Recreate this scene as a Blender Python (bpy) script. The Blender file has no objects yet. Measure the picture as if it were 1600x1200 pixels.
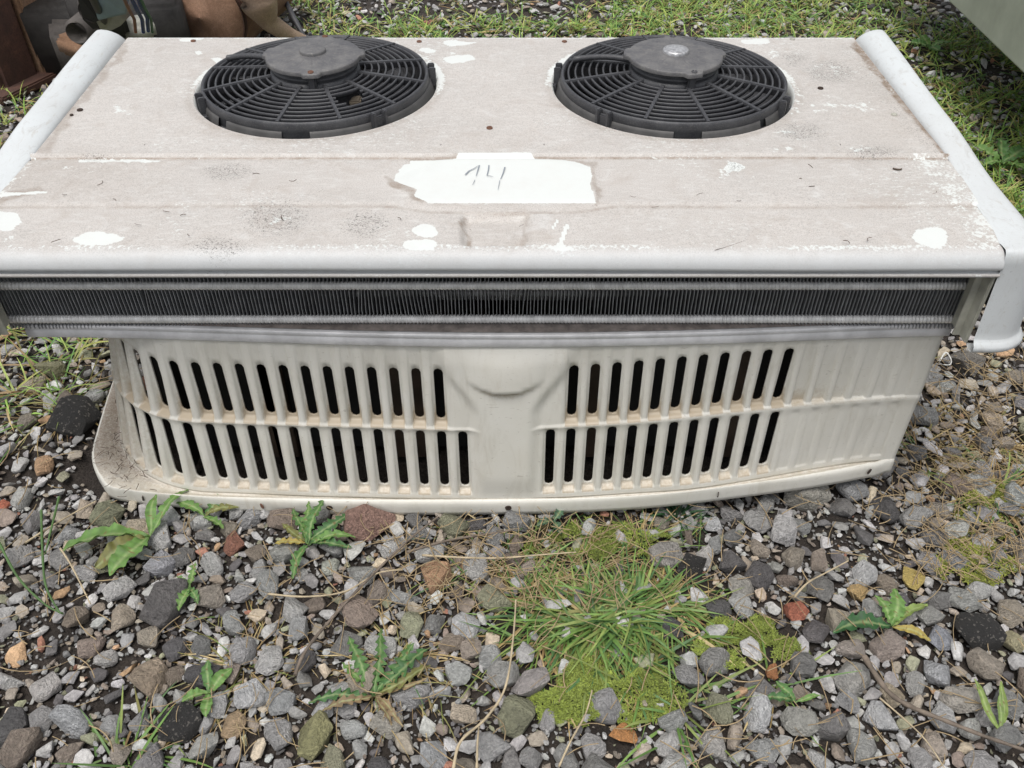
import bpy, bmesh, math, random
import numpy as np
from mathutils import Vector, Matrix, noise as mnoise
random.seed(7); rng = np.random.default_rng(7)
PI = math.pi
scene = bpy.context.scene

# ------------------------------------------------------------------ camera
CAMH = 0.94                      # camera height above the soil
F = 1350.0; TH = math.atan(1192 / F); S_, C_ = math.sin(TH), math.cos(TH)
cam_d = bpy.data.cameras.new('camera'); cam = bpy.data.objects.new('camera', cam_d)
scene.collection.objects.link(cam); scene.camera = cam
cam_d.sensor_width = 36; cam_d.lens = F * 36 / 1600; cam_d.clip_start = .02; cam_d.clip_end = 400
cam.location = (0, 0, CAMH); cam.rotation_euler = (PI / 2 - TH, 0, 0)

# ------------------------------------------------------------------ sky, sun, exposure
world = bpy.data.worlds.new('World'); scene.world = world; world.use_nodes = True
wn, wl = world.node_tree.nodes, world.node_tree.links
wn.clear()
SUN_EL, SUN_AZ = math.radians(74), math.radians(-150)      # azimuth clockwise from +Y
sky = wn.new('ShaderNodeTexSky'); sky.sky_type = 'NISHITA'; sky.sun_disc = False
sky.sun_elevation = SUN_EL; sky.sun_rotation = SUN_AZ; sky.dust_density = 4.0; sky.air_density = 1.2
hs = wn.new('ShaderNodeHueSaturation'); hs.inputs['Saturation'].default_value = .28
bg = wn.new('ShaderNodeBackground'); bg.inputs['Strength'].default_value = .125
wo = wn.new('ShaderNodeOutputWorld')
wl.new(sky.outputs[0], hs.inputs['Color']); wl.new(hs.outputs[0], bg.inputs[0]); wl.new(bg.outputs[0], wo.inputs[0])
sd = bpy.data.lights.new('sun', 'SUN'); sd.energy = 1.5; sd.angle = math.radians(28); sd.color = (1, .965, .92)
sun = bpy.data.objects.new('sun', sd); scene.collection.objects.link(sun)
sv = Vector((math.sin(SUN_AZ) * math.cos(SUN_EL), math.cos(SUN_AZ) * math.cos(SUN_EL), math.sin(SUN_EL)))
sun.rotation_euler = sv.to_track_quat('Z', 'Y').to_euler(); sun.location = sv * 5
vs = scene.view_settings
vs.view_transform = 'Standard'; vs.look = 'None'; vs.gamma = 1; vs.use_curve_mapping = False
vs.exposure = 0.38

# ------------------------------------------------------------------ measuring helpers (photo pixel <-> world plane)
def bp(px, py, drop):
    t = (py - 600) / F; s = drop / (S_ + t * C_)
    return (px - 800) / F * s, (C_ - t * S_) * s
def bpY(px, py, Y):
    t = (py - 600) / F; s = Y / (C_ - t * S_)
    return (px - 800) / F * s, (S_ + t * C_) * s
def pr(X, Y, drop):
    Z = C_ * Y + S_ * drop
    return 800 + F * X / Z, 600 - F * (S_ * Y - C_ * drop) / Z
def sst(a, b, x):
    t = np.clip((x - a) / (b - a), 0, 1); return t * t * (3 - 2 * t)

# ------------------------------------------------------------------ mesh helpers
COL = scene.collection
def link(name, me, mat=None, parent=None, loc=None):
    o = bpy.data.objects.new(name, me); COL.objects.link(o)
    if mat is not None and me is not None: me.materials.append(mat)
    if parent is not None: o.parent = parent
    if loc is not None: o.location = loc
    return o
def mkmesh(name, V, Fc, smooth=True, attrs=None, cols=None):
    """V (n,3); Fc (m,3|4) array or list of lists; attrs per-vertex floats; cols per-vertex colour"""
    me = bpy.data.meshes.new(name)
    V = np.asarray(V, dtype=np.float32)
    if isinstance(Fc, np.ndarray):
        k = Fc.shape[1]; m = len(Fc)
        me.vertices.add(len(V)); me.vertices.foreach_set('co', V.ravel())
        me.loops.add(m * k); me.loops.foreach_set('vertex_index', Fc.astype(np.int32).ravel())
        me.polygons.add(m); me.polygons.foreach_set('loop_start', np.arange(0, m * k, k, dtype=np.int32))
        me.update(calc_edges=True)
    else:
        me.from_pydata([tuple(map(float, v)) for v in V], [], Fc); me.update()
    me.polygons.foreach_set('use_smooth', np.full(len(me.polygons), smooth, dtype=bool))
    for k_, a in (attrs or {}).items():
        at = me.attributes.new(k_, 'FLOAT', 'POINT'); at.data.foreach_set('value', np.asarray(a, dtype=np.float32).ravel())
    if cols is not None:
        at = me.attributes.new('tint', 'FLOAT_COLOR', 'POINT')
        c4 = np.ones((len(V), 4), dtype=np.float32); c4[:, :3] = cols
        at.data.foreach_set('color', c4.ravel())
    return me
def gridfaces(n, m, keep=None, wrap=False):
    i, j = np.meshgrid(np.arange(n - 1), np.arange(m if wrap else m - 1), indexing='ij')
    j2 = (j + 1) % m
    f = np.stack([i * m + j, (i + 1) * m + j, (i + 1) * m + j2, i * m + j2], -1)
    if keep is not None: return f[keep]
    return f.reshape(-1, 4)
def tube_arr(P, R, n=8, cap=True):
    P = np.asarray(P, float); k = len(P); R = np.broadcast_to(np.asarray(R, float), (k,))
    T = np.gradient(P, axis=0); T /= np.linalg.norm(T, axis=1)[:, None] + 1e-12
    up = np.array([0, 0, 1.]) if abs(T[0][2]) < .9 else np.array([1., 0, 0])
    out = []
    for i in range(k):
        a = np.cross(T[i], up); a /= np.linalg.norm(a) + 1e-12; b = np.cross(T[i], a)
        th = np.arange(n) / n * 2 * PI
        out.append(P[i] + R[i] * (np.cos(th)[:, None] * a + np.sin(th)[:, None] * b))
    V = np.concatenate(out); Fc = gridfaces(k, n, wrap=True).tolist()
    if cap: Fc.append(list(range(n))[::-1]); Fc.append([(k - 1) * n + q for q in range(n)])
    return V, Fc
def tube(name, P, R, mat, parent=None, n=8, smooth=True):
    V, Fc = tube_arr(P, R, n); return link(name, mkmesh(name, V, Fc, smooth), mat, parent)
def lathe(name, prof, mat, parent=None, n=64, loc=None, smooth=True, a0=0, a1=2 * PI):
    full = abs(a1 - a0 - 2 * PI) < 1e-6
    k = n if full else n + 1
    th = a0 + (a1 - a0) * np.arange(k) / n
    V = np.array([[(r * math.cos(t), r * math.sin(t), z) for t in th] for r, z in prof]).reshape(-1, 3)
    o = link(name, mkmesh(name, V, gridfaces(len(prof), k, wrap=full), smooth), mat, parent, loc)
    return o
def box_bm(bm, c, s, M=None):
    r = bmesh.ops.create_cube(bm, size=1)
    for v in r['verts']:
        v.co = Vector((v.co.x * s[0], v.co.y * s[1], v.co.z * s[2])) + Vector(c)
        if M is not None: v.co = M @ v.co
    return r['verts']
def bmobj(name, bm, mat, parent=None, bev=0, smooth=False, loc=None, seg=2):
    if bev: bmesh.ops.bevel(bm, geom=bm.edges[:], offset=bev, segments=seg, affect='EDGES', clamp_overlap=True)
    bmesh.ops.recalc_face_normals(bm, faces=bm.faces[:])
    me = bpy.data.meshes.new(name); bm.to_mesh(me); bm.free()
    me.polygons.foreach_set('use_smooth', np.full(len(me.polygons), smooth, dtype=bool))
    return link(name, me, mat, parent, loc)
def box(name, c, s, mat, parent=None, bev=.001, M=None):
    bm = bmesh.new(); box_bm(bm, c, s, M); return bmobj(name, bm, mat, parent, bev)
def tag(o, label=None, cat=None, group=None, kind=None):
    if label: o['label'] = label
    if cat: o['category'] = cat
    if group: o['group'] = group
    if kind: o['kind'] = kind
    return o
def empty(name, loc=(0, 0, 0), rz=0):
    o = bpy.data.objects.new(name, None); COL.objects.link(o); o.location = loc; o.rotation_euler = (0, 0, rz)
    o.empty_display_size = .05; return o
def vnoise(x, y, f, seed=0):
    """smooth value noise on arrays"""
    x = np.asarray(x) * f + seed * 17.3; y = np.asarray(y) * f + seed * 9.1
    xi = np.floor(x).astype(np.int64); yi = np.floor(y).astype(np.int64); fx = x - xi; fy = y - yi
    fx = fx * fx * (3 - 2 * fx); fy = fy * fy * (3 - 2 * fy)
    def h(a, b):
        n = (a * 374761393 + b * 668265263 + seed * 1442695) & 0xffffffff
        n = ((n ^ (n >> 13)) * 1274126177) & 0xffffffff
        return ((n ^ (n >> 16)) & 0xffff) / 65535.0
    return (h(xi, yi) * (1 - fx) + h(xi + 1, yi) * fx) * (1 - fy) + (h(xi, yi + 1) * (1 - fx) + h(xi + 1, yi + 1) * fx) * fy

# ------------------------------------------------------------------ material helpers
class MT:
    def __init__(s, name, rough=.6, metal=0, spec=.5):
        s.m = bpy.data.materials.new(name); s.m.use_nodes = True
        s.n = s.m.node_tree.nodes; s.l = s.m.node_tree.links
        s.b = s.n['Principled BSDF']; s.b.inputs['Roughness'].default_value = rough
        s.b.inputs['Metallic'].default_value = metal; s.b.inputs['Specular IOR Level'].default_value = spec
        s.co = s.n.new('ShaderNodeTexCoord').outputs['Object']
    def noise(s, scale, detail=4, rough=.6, dist=0, vec=None, out='Fac'):
        n = s.n.new('ShaderNodeTexNoise'); n.inputs['Scale'].default_value = scale; n.inputs['Detail'].default_value = detail
        n.inputs['Roughness'].default_value = rough; n.inputs['Distortion'].default_value = dist
        s.l.new(vec or s.co, n.inputs['Vector']); return n.outputs[out]
    def vor(s, scale, feature='F1', vec=None, out='Distance', rnd=1):
        n = s.n.new('ShaderNodeTexVoronoi'); n.feature = feature; n.inputs['Scale'].default_value = scale
        n.inputs['Randomness'].default_value = rnd
        s.l.new(vec or s.co, n.inputs['Vector']); return n.outputs[out]
    def scalevec(s, sc, vec=None):
        n = s.n.new('ShaderNodeVectorMath'); n.operation = 'MULTIPLY'; n.inputs[1].default_value = sc
        s.l.new(vec or s.co, n.inputs[0]); return n.outputs[0]
    def ramp(s, fac, stops, interp='LINEAR'):
        n = s.n.new('ShaderNodeValToRGB'); n.color_ramp.interpolation = interp
        e = n.color_ramp.elements
        while len(e) < len(stops): e.new(.5)
        for i, (p, c) in enumerate(stops):
            e[i].position = p; e[i].color = (*c, 1) if isinstance(c, tuple) else (c, c, c, 1)
        s.l.new(fac, n.inputs[0]); return n.outputs[0]
    def attr(s, name, out='Fac'):
        n = s.n.new('ShaderNodeAttribute'); n.attribute_name = name; return n.outputs[out]
    def mix(s, fac, a, b, mode='MIX'):
        n = s.n.new('ShaderNodeMix'); n.data_type = 'RGBA'; n.blend_type = mode
        for sock, v in ((n.inputs[0], fac), (n.inputs[6], a), (n.inputs[7], b)):
            if isinstance(v, (int, float)): sock.default_value = v
            elif isinstance(v, tuple): sock.default_value = (*v, 1)
            else: s.l.new(v, sock)
        return n.outputs[2]
    def math(s, op, a, b=0, clamp=False):
        n = s.n.new('ShaderNodeMath'); n.operation = op; n.use_clamp = clamp
        for sock, v in ((n.inputs[0], a), (n.inputs[1], b)):
            if isinstance(v, (int, float)): sock.default_value = v
            else: s.l.new(v, sock)
        return n.outputs[0]
    def bump(s, h, strength=.5, dist=.001, normal=None):
        n = s.n.new('ShaderNodeBump'); n.inputs['Strength'].default_value = strength; n.inputs['Distance'].default_value = dist
        s.l.new(h, n.inputs['Height'])
        if normal: s.l.new(normal, n.inputs['Normal'])
        s.l.new(n.outputs[0], s.b.inputs['Normal']); return n.outputs[0]
    def col(s, c):
        if isinstance(c, tuple): s.b.inputs['Base Color'].default_value = (*c, 1)
        else: s.l.new(c, s.b.inputs['Base Color'])
        return s
    def rough(s, r): s.l.new(r, s.b.inputs['Roughness'])

# weathered white paint of the top cover: attributes clean (paint showing), grime (brown), speck (lichen dots), thin (grey lip paint with shade mixed in)
def paint_mat(name, use_attr, base=(.62, .64, .62), film=(.470, .443, .415)):
    t = MT(name, .5)
    fine = t.noise(700, 4, .8); streak = t.noise(60, 4, .7, vec=t.scalevec((1, 3.2, 1)))
    cloud = t.noise(6, 7, .68, .6)
    filmc = t.mix(t.ramp(cloud, [(.3, 0), (.75, 1)]), film, tuple(c * 1.17 for c in film))
    filmc = t.mix(t.ramp(fine, [(.36, .85), (.52, 0)]), filmc, tuple(c * .55 for c in film))
    filmc = t.mix(t.ramp(streak, [(.52, 0), (.7, .6)]), filmc, (.57, .56, .535))
    blot = t.noise(16, 7, .75, 1.2)
    filmc = t.mix(t.ramp(blot, [(.52, 0), (.72, .55)]), filmc, (.36, .31, .27))
    filmc = t.mix(t.ramp(t.noise(28, 6, .7, .8), [(.56, 0), (.74, .5)]), filmc, (.60, .60, .585))
    if use_attr:
        br = t.noise(230, 4, .7)
        cl = t.math('ADD', t.attr('clean'), t.math('MULTIPLY', t.math('SUBTRACT', br, .5), 1.5))
        clm = t.ramp(cl, [(.46, 0), (.54, 1)])
        flakes = t.ramp(t.math('MULTIPLY', t.noise(150, 4, .75, vec=t.scalevec((1, 1.8, 1))), t.ramp(t.noise(7, 3, .5), [(.42, .8), (.62, 1.06)])), [(.605, 0), (.64, 1)])
        clm = t.mix(1, clm, t.math('MULTIPLY', flakes, .8), 'LIGHTEN')
        gr = t.math('MULTIPLY', t.attr('grime'), t.ramp(t.noise(70, 5, .7), [(.3, .35), (.7, 1.3)]), True)
        filmc = t.mix(gr, filmc, (.19, .135, .09))
        c = t.mix(clm, filmc, t.mix(t.ramp(t.noise(26, 6, .75), [(.45, 0), (.75, .45)]), base, (.58, .57, .54)))
        thin = t.math('MULTIPLY', t.attr('thin'), .85)
        c = t.mix(thin, c, t.mix(t.ramp(t.noise(40, 5, .7), [(.45, 0), (.7, .5)]), (.52, .54, .55), (.44, .445, .44)))  # grey-white lip paint, dimmed so the colour carries the lip's shade
        sp = t.math('ADD', t.math('MULTIPLY', t.attr('speck'), .19), t.noise(420, 4, .85, 1.0))
        c = t.mix(t.ramp(sp, [(.715, 0), (.76, .85)]), c, (.075, .07, .06))
        t.bump(t.math('ADD', t.math('MULTIPLY', clm, -.6), fine), .35, .0006)
    else:
        c = t.mix(t.ramp(cloud, [(.45, 0), (.8, .32)]), base, tuple(v * .8 for v in film))
        c = t.mix(t.ramp(t.noise(300, 5, .85, 1.0), [(.61, 0), (.70, .8)]), c, (.13, .12, .11))
        c = t.mix(t.ramp(t.noise(38, 7, .78, 2, vec=t.scalevec((1, .5, .4))), [(.54, 0), (.70, .5)]), c, (.34, .32, .29))
        c = t.mix(t.ramp(t.noise(120, 5, .7, .5, vec=t.scalevec((1, .25, 1))), [(.60, 0), (.68, .5)]), c, (.44, .42, .38))
        t.bump(t.noise(30, 5, .6), .25, .003)
    return t.col(c).m
M_top = paint_mat('weathered_paint', True)
M_rail = paint_mat('rail_paint', False, (.56, .585, .59))

def grille_mat():
    t = MT('cream_paint', .42)
    cl = t.noise(14, 5, .6)
    base = t.mix(t.ramp(cl, [(.35, 0), (.7, 1)]), (.63, .61, .545), (.68, .665, .61))
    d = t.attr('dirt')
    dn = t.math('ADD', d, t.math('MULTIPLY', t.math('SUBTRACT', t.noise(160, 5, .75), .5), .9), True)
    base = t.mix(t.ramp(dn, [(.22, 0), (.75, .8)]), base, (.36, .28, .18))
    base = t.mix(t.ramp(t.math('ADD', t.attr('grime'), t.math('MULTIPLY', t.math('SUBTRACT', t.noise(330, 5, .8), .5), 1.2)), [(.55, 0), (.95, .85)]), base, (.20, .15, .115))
    stv = t.noise(70, 6, .75, .4, vec=t.scalevec((1, 1, .10)))
    base = t.mix(t.ramp(stv, [(.56, 0), (.76, .40)]), base, (.42, .37, .28))
    scr = t.noise(180, 3, .6, 3.0, vec=t.scalevec((.25, 1, 1)))
    base = t.mix(t.ramp(scr, [(.66, 0), (.70, .45)]), base, (.30, .27, .22))
    sm = t.noise(22, 6, .7, 1.5, vec=t.scalevec((1, 1, .35)))
    base = t.mix(t.ramp(sm, [(.50, 0), (.75, .42)]), base, (.42, .39, .32))
    sp = t.noise(300, 4, .85, 1.5)
    base = t.mix(t.ramp(sp, [(.715, 0), (.76, .65)]), base, (.12, .10, .08))
    t.bump(t.math('ADD', t.noise(10, 4, .5), t.math('MULTIPLY', t.noise(220, 3, .6), .05)), .3, .004)
    return t.col(base).m
M_grille = grille_mat()

def plastic_mat():
    t = MT('weathered_black_plastic', .5)
    n = t.noise(35, 5, .65); f = t.noise(500, 3, .7)
    c = t.mix(t.ramp(n, [(.35, 0), (.72, 1)]), (.030, .031, .036), (.066, .067, .072))
    c = t.mix(t.ramp(f, [(.5, 0), (.75, .4)]), c, (.17, .16, .15))
    t.bump(f, .2, .0005); return t.col(c).m
M_plast = plastic_mat()
def dusty_mat():
    t = MT('dusty_black_plastic', .55)
    n = t.noise(40, 5, .65); f = t.noise(300, 4, .75)
    c = t.mix(t.ramp(n, [(.35, 0), (.72, 1)]), (.072, .072, .078), (.15, .146, .142))
    c = t.mix(t.ramp(f, [(.52, 0), (.72, .5)]), c, (.27, .25, .22))
    t.bump(f, .2, .0005); return t.col(c).m
M_cap = dusty_mat()
def flat(name, c, rough=.6, metal=0, var=.25, sc=30, bump=.2, bd=.001, c2=None):
    t = MT(name, rough, metal)
    n = t.noise(sc, 5, .65)
    c2 = c2 or tuple(v * (1 - var) for v in c)
    t.bump(n, bump, bd); return t.col(t.mix(t.ramp(n, [(.35, 0), (.65, 1)]), c, c2)).m
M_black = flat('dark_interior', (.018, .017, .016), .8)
M_alu = flat('aluminium', (.70, .695, .70), .42, .15, .3, 24, .1)
M_fin = flat('fin_aluminium', (.34, .345, .355), .45, .2, .35, 60, .1)
M_coiltube = flat('coil_tube_metal', (.85, .84, .82), .35, .15, .3, 90, .1)
M_steel = flat('greenish_galvanised_plate', (.46, .455, .39), .5, .1, .35, 25)
M_rustscrew = flat('rusty_screw', (.16, .075, .045), .8, 0, .4, 400)
M_silver = flat('silver_badge', (.55, .55, .56), .35, .5, .5, 260)
M_brown = flat('brown_strut', (.085, .058, .04), .7, 0, .4, 20)
M_pen = flat('pencil_marks', (.26, .29, .32), .8)
M_debris = flat('dry_debris', (.13, .095, .07), .9, 0, .5, 120)

def rust_mat(name, a, b, c3, sc=14, bump=.6):
    t = MT(name, .85)
    n = t.noise(sc, 8, .72, .6); f = t.noise(sc * 16, 4, .8)
    c = t.ramp(n, [(.28, a), (.5, b), (.72, c3)])
    c = t.mix(t.ramp(f, [(.45, 0), (.62, .55)]), c, tuple(v * .45 for v in b))
    t.bump(t.math('ADD', n, t.math('MULTIPLY', f, .4)), bump, .003); return t.col(c).m
M_rust_dark = rust_mat('dark_rust', (.045, .026, .02), (.085, .04, .028), (.15, .07, .045))
M_rust_tan = rust_mat('tan_rust', (.12, .065, .035), (.23, .13, .075), (.30, .20, .13))
M_rust_muff = rust_mat('muffler_rust', (.15, .075, .045), (.26, .15, .095), (.36, .22, .15), 20)
M_pipe = rust_mat('beige_pipe_rust', (.22, .15, .10), (.38, .27, .19), (.45, .34, .25), 18, .3)

# ground materials
def soil_mat():
    t = MT('dark_soil', .95)
    n = t.noise(7, 6, .7); f = t.noise(130, 6, .8); g = t.vor(260)
    c = t.ramp(n, [(.3, (.020, .016, .013)), (.55, (.040, .031, .025)), (.75, (.062, .05, .04))])
    c = t.mix(t.ramp(f, [(.5, 0), (.75, .7)]), c, (.10, .085, .07))
    t.bump(t.math('ADD', f, t.math('MULTIPLY', g, .7)), .9, .006); return t.col(c).m
M_soil = soil_mat()
def stone_mat(name, mode):
    t = MT(name, .82)
    if mode == 'obj':
        n = t.n.new('ShaderNodeObjectInfo'); base = n.outputs['Color']; rnd = n.outputs['Random']
        vec = t.n.new('ShaderNodeVectorMath'); vec.operation = 'ADD'
        cx = t.n.new('ShaderNodeCombineXYZ'); 
        for k in range(3): t.l.new(t.math('MULTIPLY', rnd, 37.0 + 11 * k), cx.inputs[k])
        t.l.new(t.n.new('ShaderNodeTexCoord').outputs['Object'], vec.inputs[0]); t.l.new(cx.outputs[0], vec.inputs[1])
        v = t.scalevec((.02, .02, .02), vec.outputs[0])        # proto stones are unit-sized
    else:
        base = t.attr('tint', 'Color'); v = t.co
    n1 = t.noise(45, 6, .7, .4, v); n2 = t.noise(260, 5, .75, 0, v); n3 = t.vor(420, vec=v)
    c = t.mix(1, base, t.ramp(n1, [(.25, .66), (.5, .95), (.75, 1.28)]), 'MULTIPLY')
    c = t.mix(1, c, t.ramp(n2, [(.25, .6), (.5, 1.0), (.72, 1.35)]), 'MULTIPLY')
    c = t.mix(t.ramp(n1, [(.60, 0), (.72, .45)]), c, (.12, .10, .075))
    c = t.mix(t.ramp(t.noise(500, 3, .8, 0, v), [(.64, 0), (.70, .5)]), c, (.42, .41, .39))
    t.bump(t.math('ADD', t.math('MULTIPLY', n1, 1.2), t.math('ADD', n2, t.math('MULTIPLY', n3, .25))), .75, .0035 if mode != 'obj' else .16)
    return t.col(c).m
M_stone_o = stone_mat('loose_stone', 'obj'); M_stone_a = stone_mat('gravel_stone', 'attr')
def asphalt_mat():
    t = MT('asphalt_lump', .85)
    v = t.vor(340, 'F1'); v2 = t.vor(340, 'F1', out='Color')
    sep = t.n.new('ShaderNodeSeparateColor'); t.l.new(v2, sep.inputs[0])
    chips = t.math('MULTIPLY', t.ramp(v, [(.30, 1), (.42, 0)]), t.ramp(sep.outputs[0], [(.55, 0), (.6, 1)]))
    c = t.mix(chips, (.045, .043, .042), t.mix(sep.outputs[1], (.20, .18, .16), (.42, .38, .33)))
    t.bump(t.math('ADD', chips, t.noise(200, 5, .8)), .8, .003); return t.col(c).m
M_asph = asphalt_mat()
def veg_mat(name, rough=.55, sub=0):
    t = MT(name, rough)
    n = t.noise(90, 4, .7)
    c = t.mix(1, t.attr('tint', 'Color'), t.ramp(n, [(.25, .75), (.75, 1.25)]), 'MULTIPLY')
    t.bump(n, .3, .001)
    t.b.inputs['Transmission Weight'].default_value = 0
    t.col(c)
    tr = t.n.new('ShaderNodeBsdfTranslucent'); ms = t.n.new('ShaderNodeMixShader'); ms.inputs[0].default_value = .22
    t.l.new(c, tr.inputs[0]); t.l.new(t.b.outputs[0], ms.inputs[1]); t.l.new(tr.outputs[0], ms.inputs[2])
    t.l.new(ms.outputs[0], t.n['Material Output'].inputs[0]); return t.m
M_grass = veg_mat('grass_blade'); M_leaf = veg_mat('weed_leaf', .62); M_moss = veg_mat('moss', .9)
M_straw = flat('dry_straw', (.40, .30, .17), .8, 0, .4, 60)
M_straw2 = flat('pale_straw', (.50, .41, .27), .8, 0, .35, 60)
M_twig = flat('grey_brown_twig', (.20, .16, .125), .85, 0, .5, 80, .5, .002)

# ================================================================== GROUND
def gz(x, y):
    return (vnoise(x, y, 3.1, 1) - .5) * .022 + (vnoise(x, y, 11, 2) - .5) * .010 + (vnoise(x, y, 45, 3) - .5) * .006
def axis(lo, hi, st, far):
    a = np.arange(lo, hi + st / 2, st); g = []; d = st
    x = 0
    while x < far: d *= 1.35; x += d; g.append(x)
    return np.concatenate([lo - np.array(g)[::-1], a, hi + np.array(g)])
gx, gy = axis(-2.3, 2.3, .0125, 80), axis(-.3, 3.8, .0125, 80)
GX, GY = np.meshgrid(gx, gy, indexing='ij')
GZ = gz(GX, GY) - .004
ground = link('ground', mkmesh('ground', np.stack([GX, GY, GZ], -1).reshape(-1, 3), gridfaces(len(gx), len(gy))), M_soil)
tag(ground, kind='structure')

# ================================================================== REFRIGERATION UNIT
D_TOP = .5017                                       # drop of the top sheet below the camera
ZT = CAMH - D_TOP
Y_STEP, Y_CREASE = 1.001, .879
Y_LIP = .777; R_B = .019; D_LIPB = .5285
X0, X1 = -.597, .5245                                # ends of the front section
unit = empty('truck_refrigeration_unit', (-.03, 1.1, 0))
tag(unit, 'big weathered white truck refrigeration unit with two black fans, lying on the gravel', 'refrigeration unit')
UINV = Matrix.Translation((.03, -1.1, 0))
class UP:   # parts are written in world coordinates, so undo the parent's offset
    pass
def unitpart(o):
    o.parent = unit; o.matrix_parent_inverse = UINV; return o

def in_ell(px, py, cx, cy, rx, ry, soft=.25):
    d = np.sqrt(((px - cx) / rx) ** 2 + ((py - cy) / ry) ** 2)
    return 1 - sst(1 - soft, 1 + soft, d)
def seg_mask(px, py, x0, y0, x1, y1, w):
    dx, dy = x1 - x0, y1 - y0; t = np.clip(((px - x0) * dx + (py - y0) * dy) / (dx * dx + dy * dy), 0, 1)
    d = np.hypot(px - x0 - t * dx, py - y0 - t * dy); return 1 - sst(w * .7, w * 1.3, d)
def poly_mask(px, py, P, soft=2.2):
    inside = np.zeros(px.shape, bool); dmin = np.full(px.shape, 1e9); n = len(P)
    for i in range(n):
        (x0, y0), (x1, y1) = P[i], P[(i + 1) % n]
        c = ((y0 > py) != (y1 > py)) & (px < (x1 - x0) * (py - y0) / ((y1 - y0) if y1 != y0 else 1e-9) + x0); inside ^= c
        dx, dy = x1 - x0, y1 - y0; t = np.clip(((px - x0) * dx + (py - y0) * dy) / (dx * dx + dy * dy), 0, 1)
        dmin = np.minimum(dmin, np.hypot(px - x0 - t * dx, py - y0 - t * dy))
    s = np.where(inside, dmin, -dmin); return sst(-soft, soft, s)
BIGPATCH = [(718, 240), (826, 238), (836, 249), (880, 251), (906, 256), (923, 264), (925, 276), (921, 290), (929, 318), (668, 318), (648, 308), (650, 297), (632, 290), (617, 283), (622, 272), (642, 262), (640, 252), (700, 250), (712, 248)]
def wear(V):
    """dirt and flaked-paint marks of the top sheet, at the spots where they sit on the real sheet"""
    px, py = pr(V[:, 0], V[:, 1], D_TOP); px0, py0 = px, py
    w1 = vnoise(V[:, 0], V[:, 1], 45, 31) - .5; w2 = vnoise(V[:, 0], V[:, 1], 60, 32) - .5; w3 = vnoise(V[:, 0], V[:, 1], 130, 33) - .5
    px = px + w1 * 16 + w3 * 6; py = py + w2 * 6 + w3 * 3
    fleck = sst(.35, .75, vnoise(V[:, 0], V[:, 1], 110, 34) * .6 + vnoise(V[:, 0], V[:, 1], 240, 35) * .4)
    c = np.zeros(len(V))
    def put(m, a=1.): 
        nonlocal c; c = np.maximum(c, m * a)
    put(poly_mask(px0 * .6 + px * .4, py0, BIGPATCH), 1.6)
    for e in [(661, 358, 21, 9), (661, 380, 24, 9), (882, 389, 34, 7), (152, 369, 40, 9), (1455, 366, 31, 13), (-2, 341, 30, 15), (300, 60, 16, 5),
              (311, 83, 7, 3), (338, 94, 8, 5), (716, 66, 28, 4), (668, 78, 15, 4), (718, 92, 26, 7), (1186, 64, 24, 5), (1148, 262, 20, 7), (640, 262, 16, 8)]:
        put(in_ell(px, py, *e), 1.25)
    for e in [(1236, 209, 30, 10), (1300, 108, 30, 14), (1352, 165, 32, 12), (1290, 165, 40, 14), (1345, 235, 30, 9), (1230, 235, 40, 8), (1150, 268, 30, 14), (190, 172, 18, 9),
              (95, 262, 12, 5), (12, 370, 22, 8), (1210, 85, 25, 8), (1240, 160, 16, 26), (770, 390, 50, 5), (1075, 392, 80, 4), (430, 345, 30, 8), (330, 240, 40, 6)]:
        put(in_ell(px, py, e[0], e[1], e[2] * 1.25, e[3] * 1.25, .9) * (.25 + .75 * fleck), .60)
    put(seg_mask(px0, py0 + w3 * 2.4, 124, 250, 248, 251, 2.3), .95); put(seg_mask(px0, py0 + w3 * 2.4, -5, 304, 70, 300, 2.3), .95)
    put(seg_mask(px0, py0 + w1 * 2, 886, 350, 874, 382, 2.6), 1.5); put(seg_mask(px0, py0 + w1 * 2, 872, 342, 864, 354, 1.8), 1.1)
    g = np.zeros(len(V))
    def pg(m, a): 
        nonlocal g; g = np.maximum(g, m * a)
    pg(seg_mask(px, py0, 197, 72, 62, 238, 6), .40); pg(seg_mask(px * .5 + px0 * .5, py0, 1337, 70, 1480, 242, 6), .9); s_rail = seg_mask(px0, py0, 1325, 80, 1470, 242, 16)
    pg(seg_mask(px, py, 640, 248, 712, 247, 4), .5); pg(seg_mask(px, py, 838, 248, 930, 258, 4), .4)
    pg(seg_mask(px, py, 610, 282, 655, 312, 6), .6); pg(seg_mask(px, py, -5, 312, 60, 296, 7), .5); pg(seg_mask(px, py, 930, 262, 930, 315, 4), .4)
    cr = 320 + 9 * sst(600, 680, px0) * (1 - sst(890, 970, px0))
    pg(1 - sst(1.0, 2.6, np.abs(py0 - cr - 1)), .32 * (.5 + w1[...] + .5)); pg(1 - sst(.5, 1.6, np.abs(py0 - 247)), .75)
    pg(in_ell(px, py, 775, 350, 50, 26, .7), .12); pg(seg_mask(px, py, 724, 335, 727, 388, 2.5), .6); pg(seg_mask(px, py, 826, 332, 812, 380, 3), .35)
    pg(in_ell(px, py, 100, 275, 130, 40, .6), .16); pg(in_ell(px, py, 1400, 150, 80, 90, .6), .12)
    s = np.zeros(len(V))
    for e in [(355, 268, 50, 16), (430, 340, 70, 30), (570, 350, 45, 28), (1150, 262, 22, 10), (1300, 110, 50, 25), (1250, 205, 45, 20), (340, 380, 60, 14), (1240, 90, 30, 14), (1370, 240, 60, 14), (150, 245, 30, 6)]:
        s = np.maximum(s, in_ell(px, py, *e, .6))
    s = np.maximum(s, s_rail * .75); th = np.zeros(len(V))
    return c, g, s, th

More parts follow.
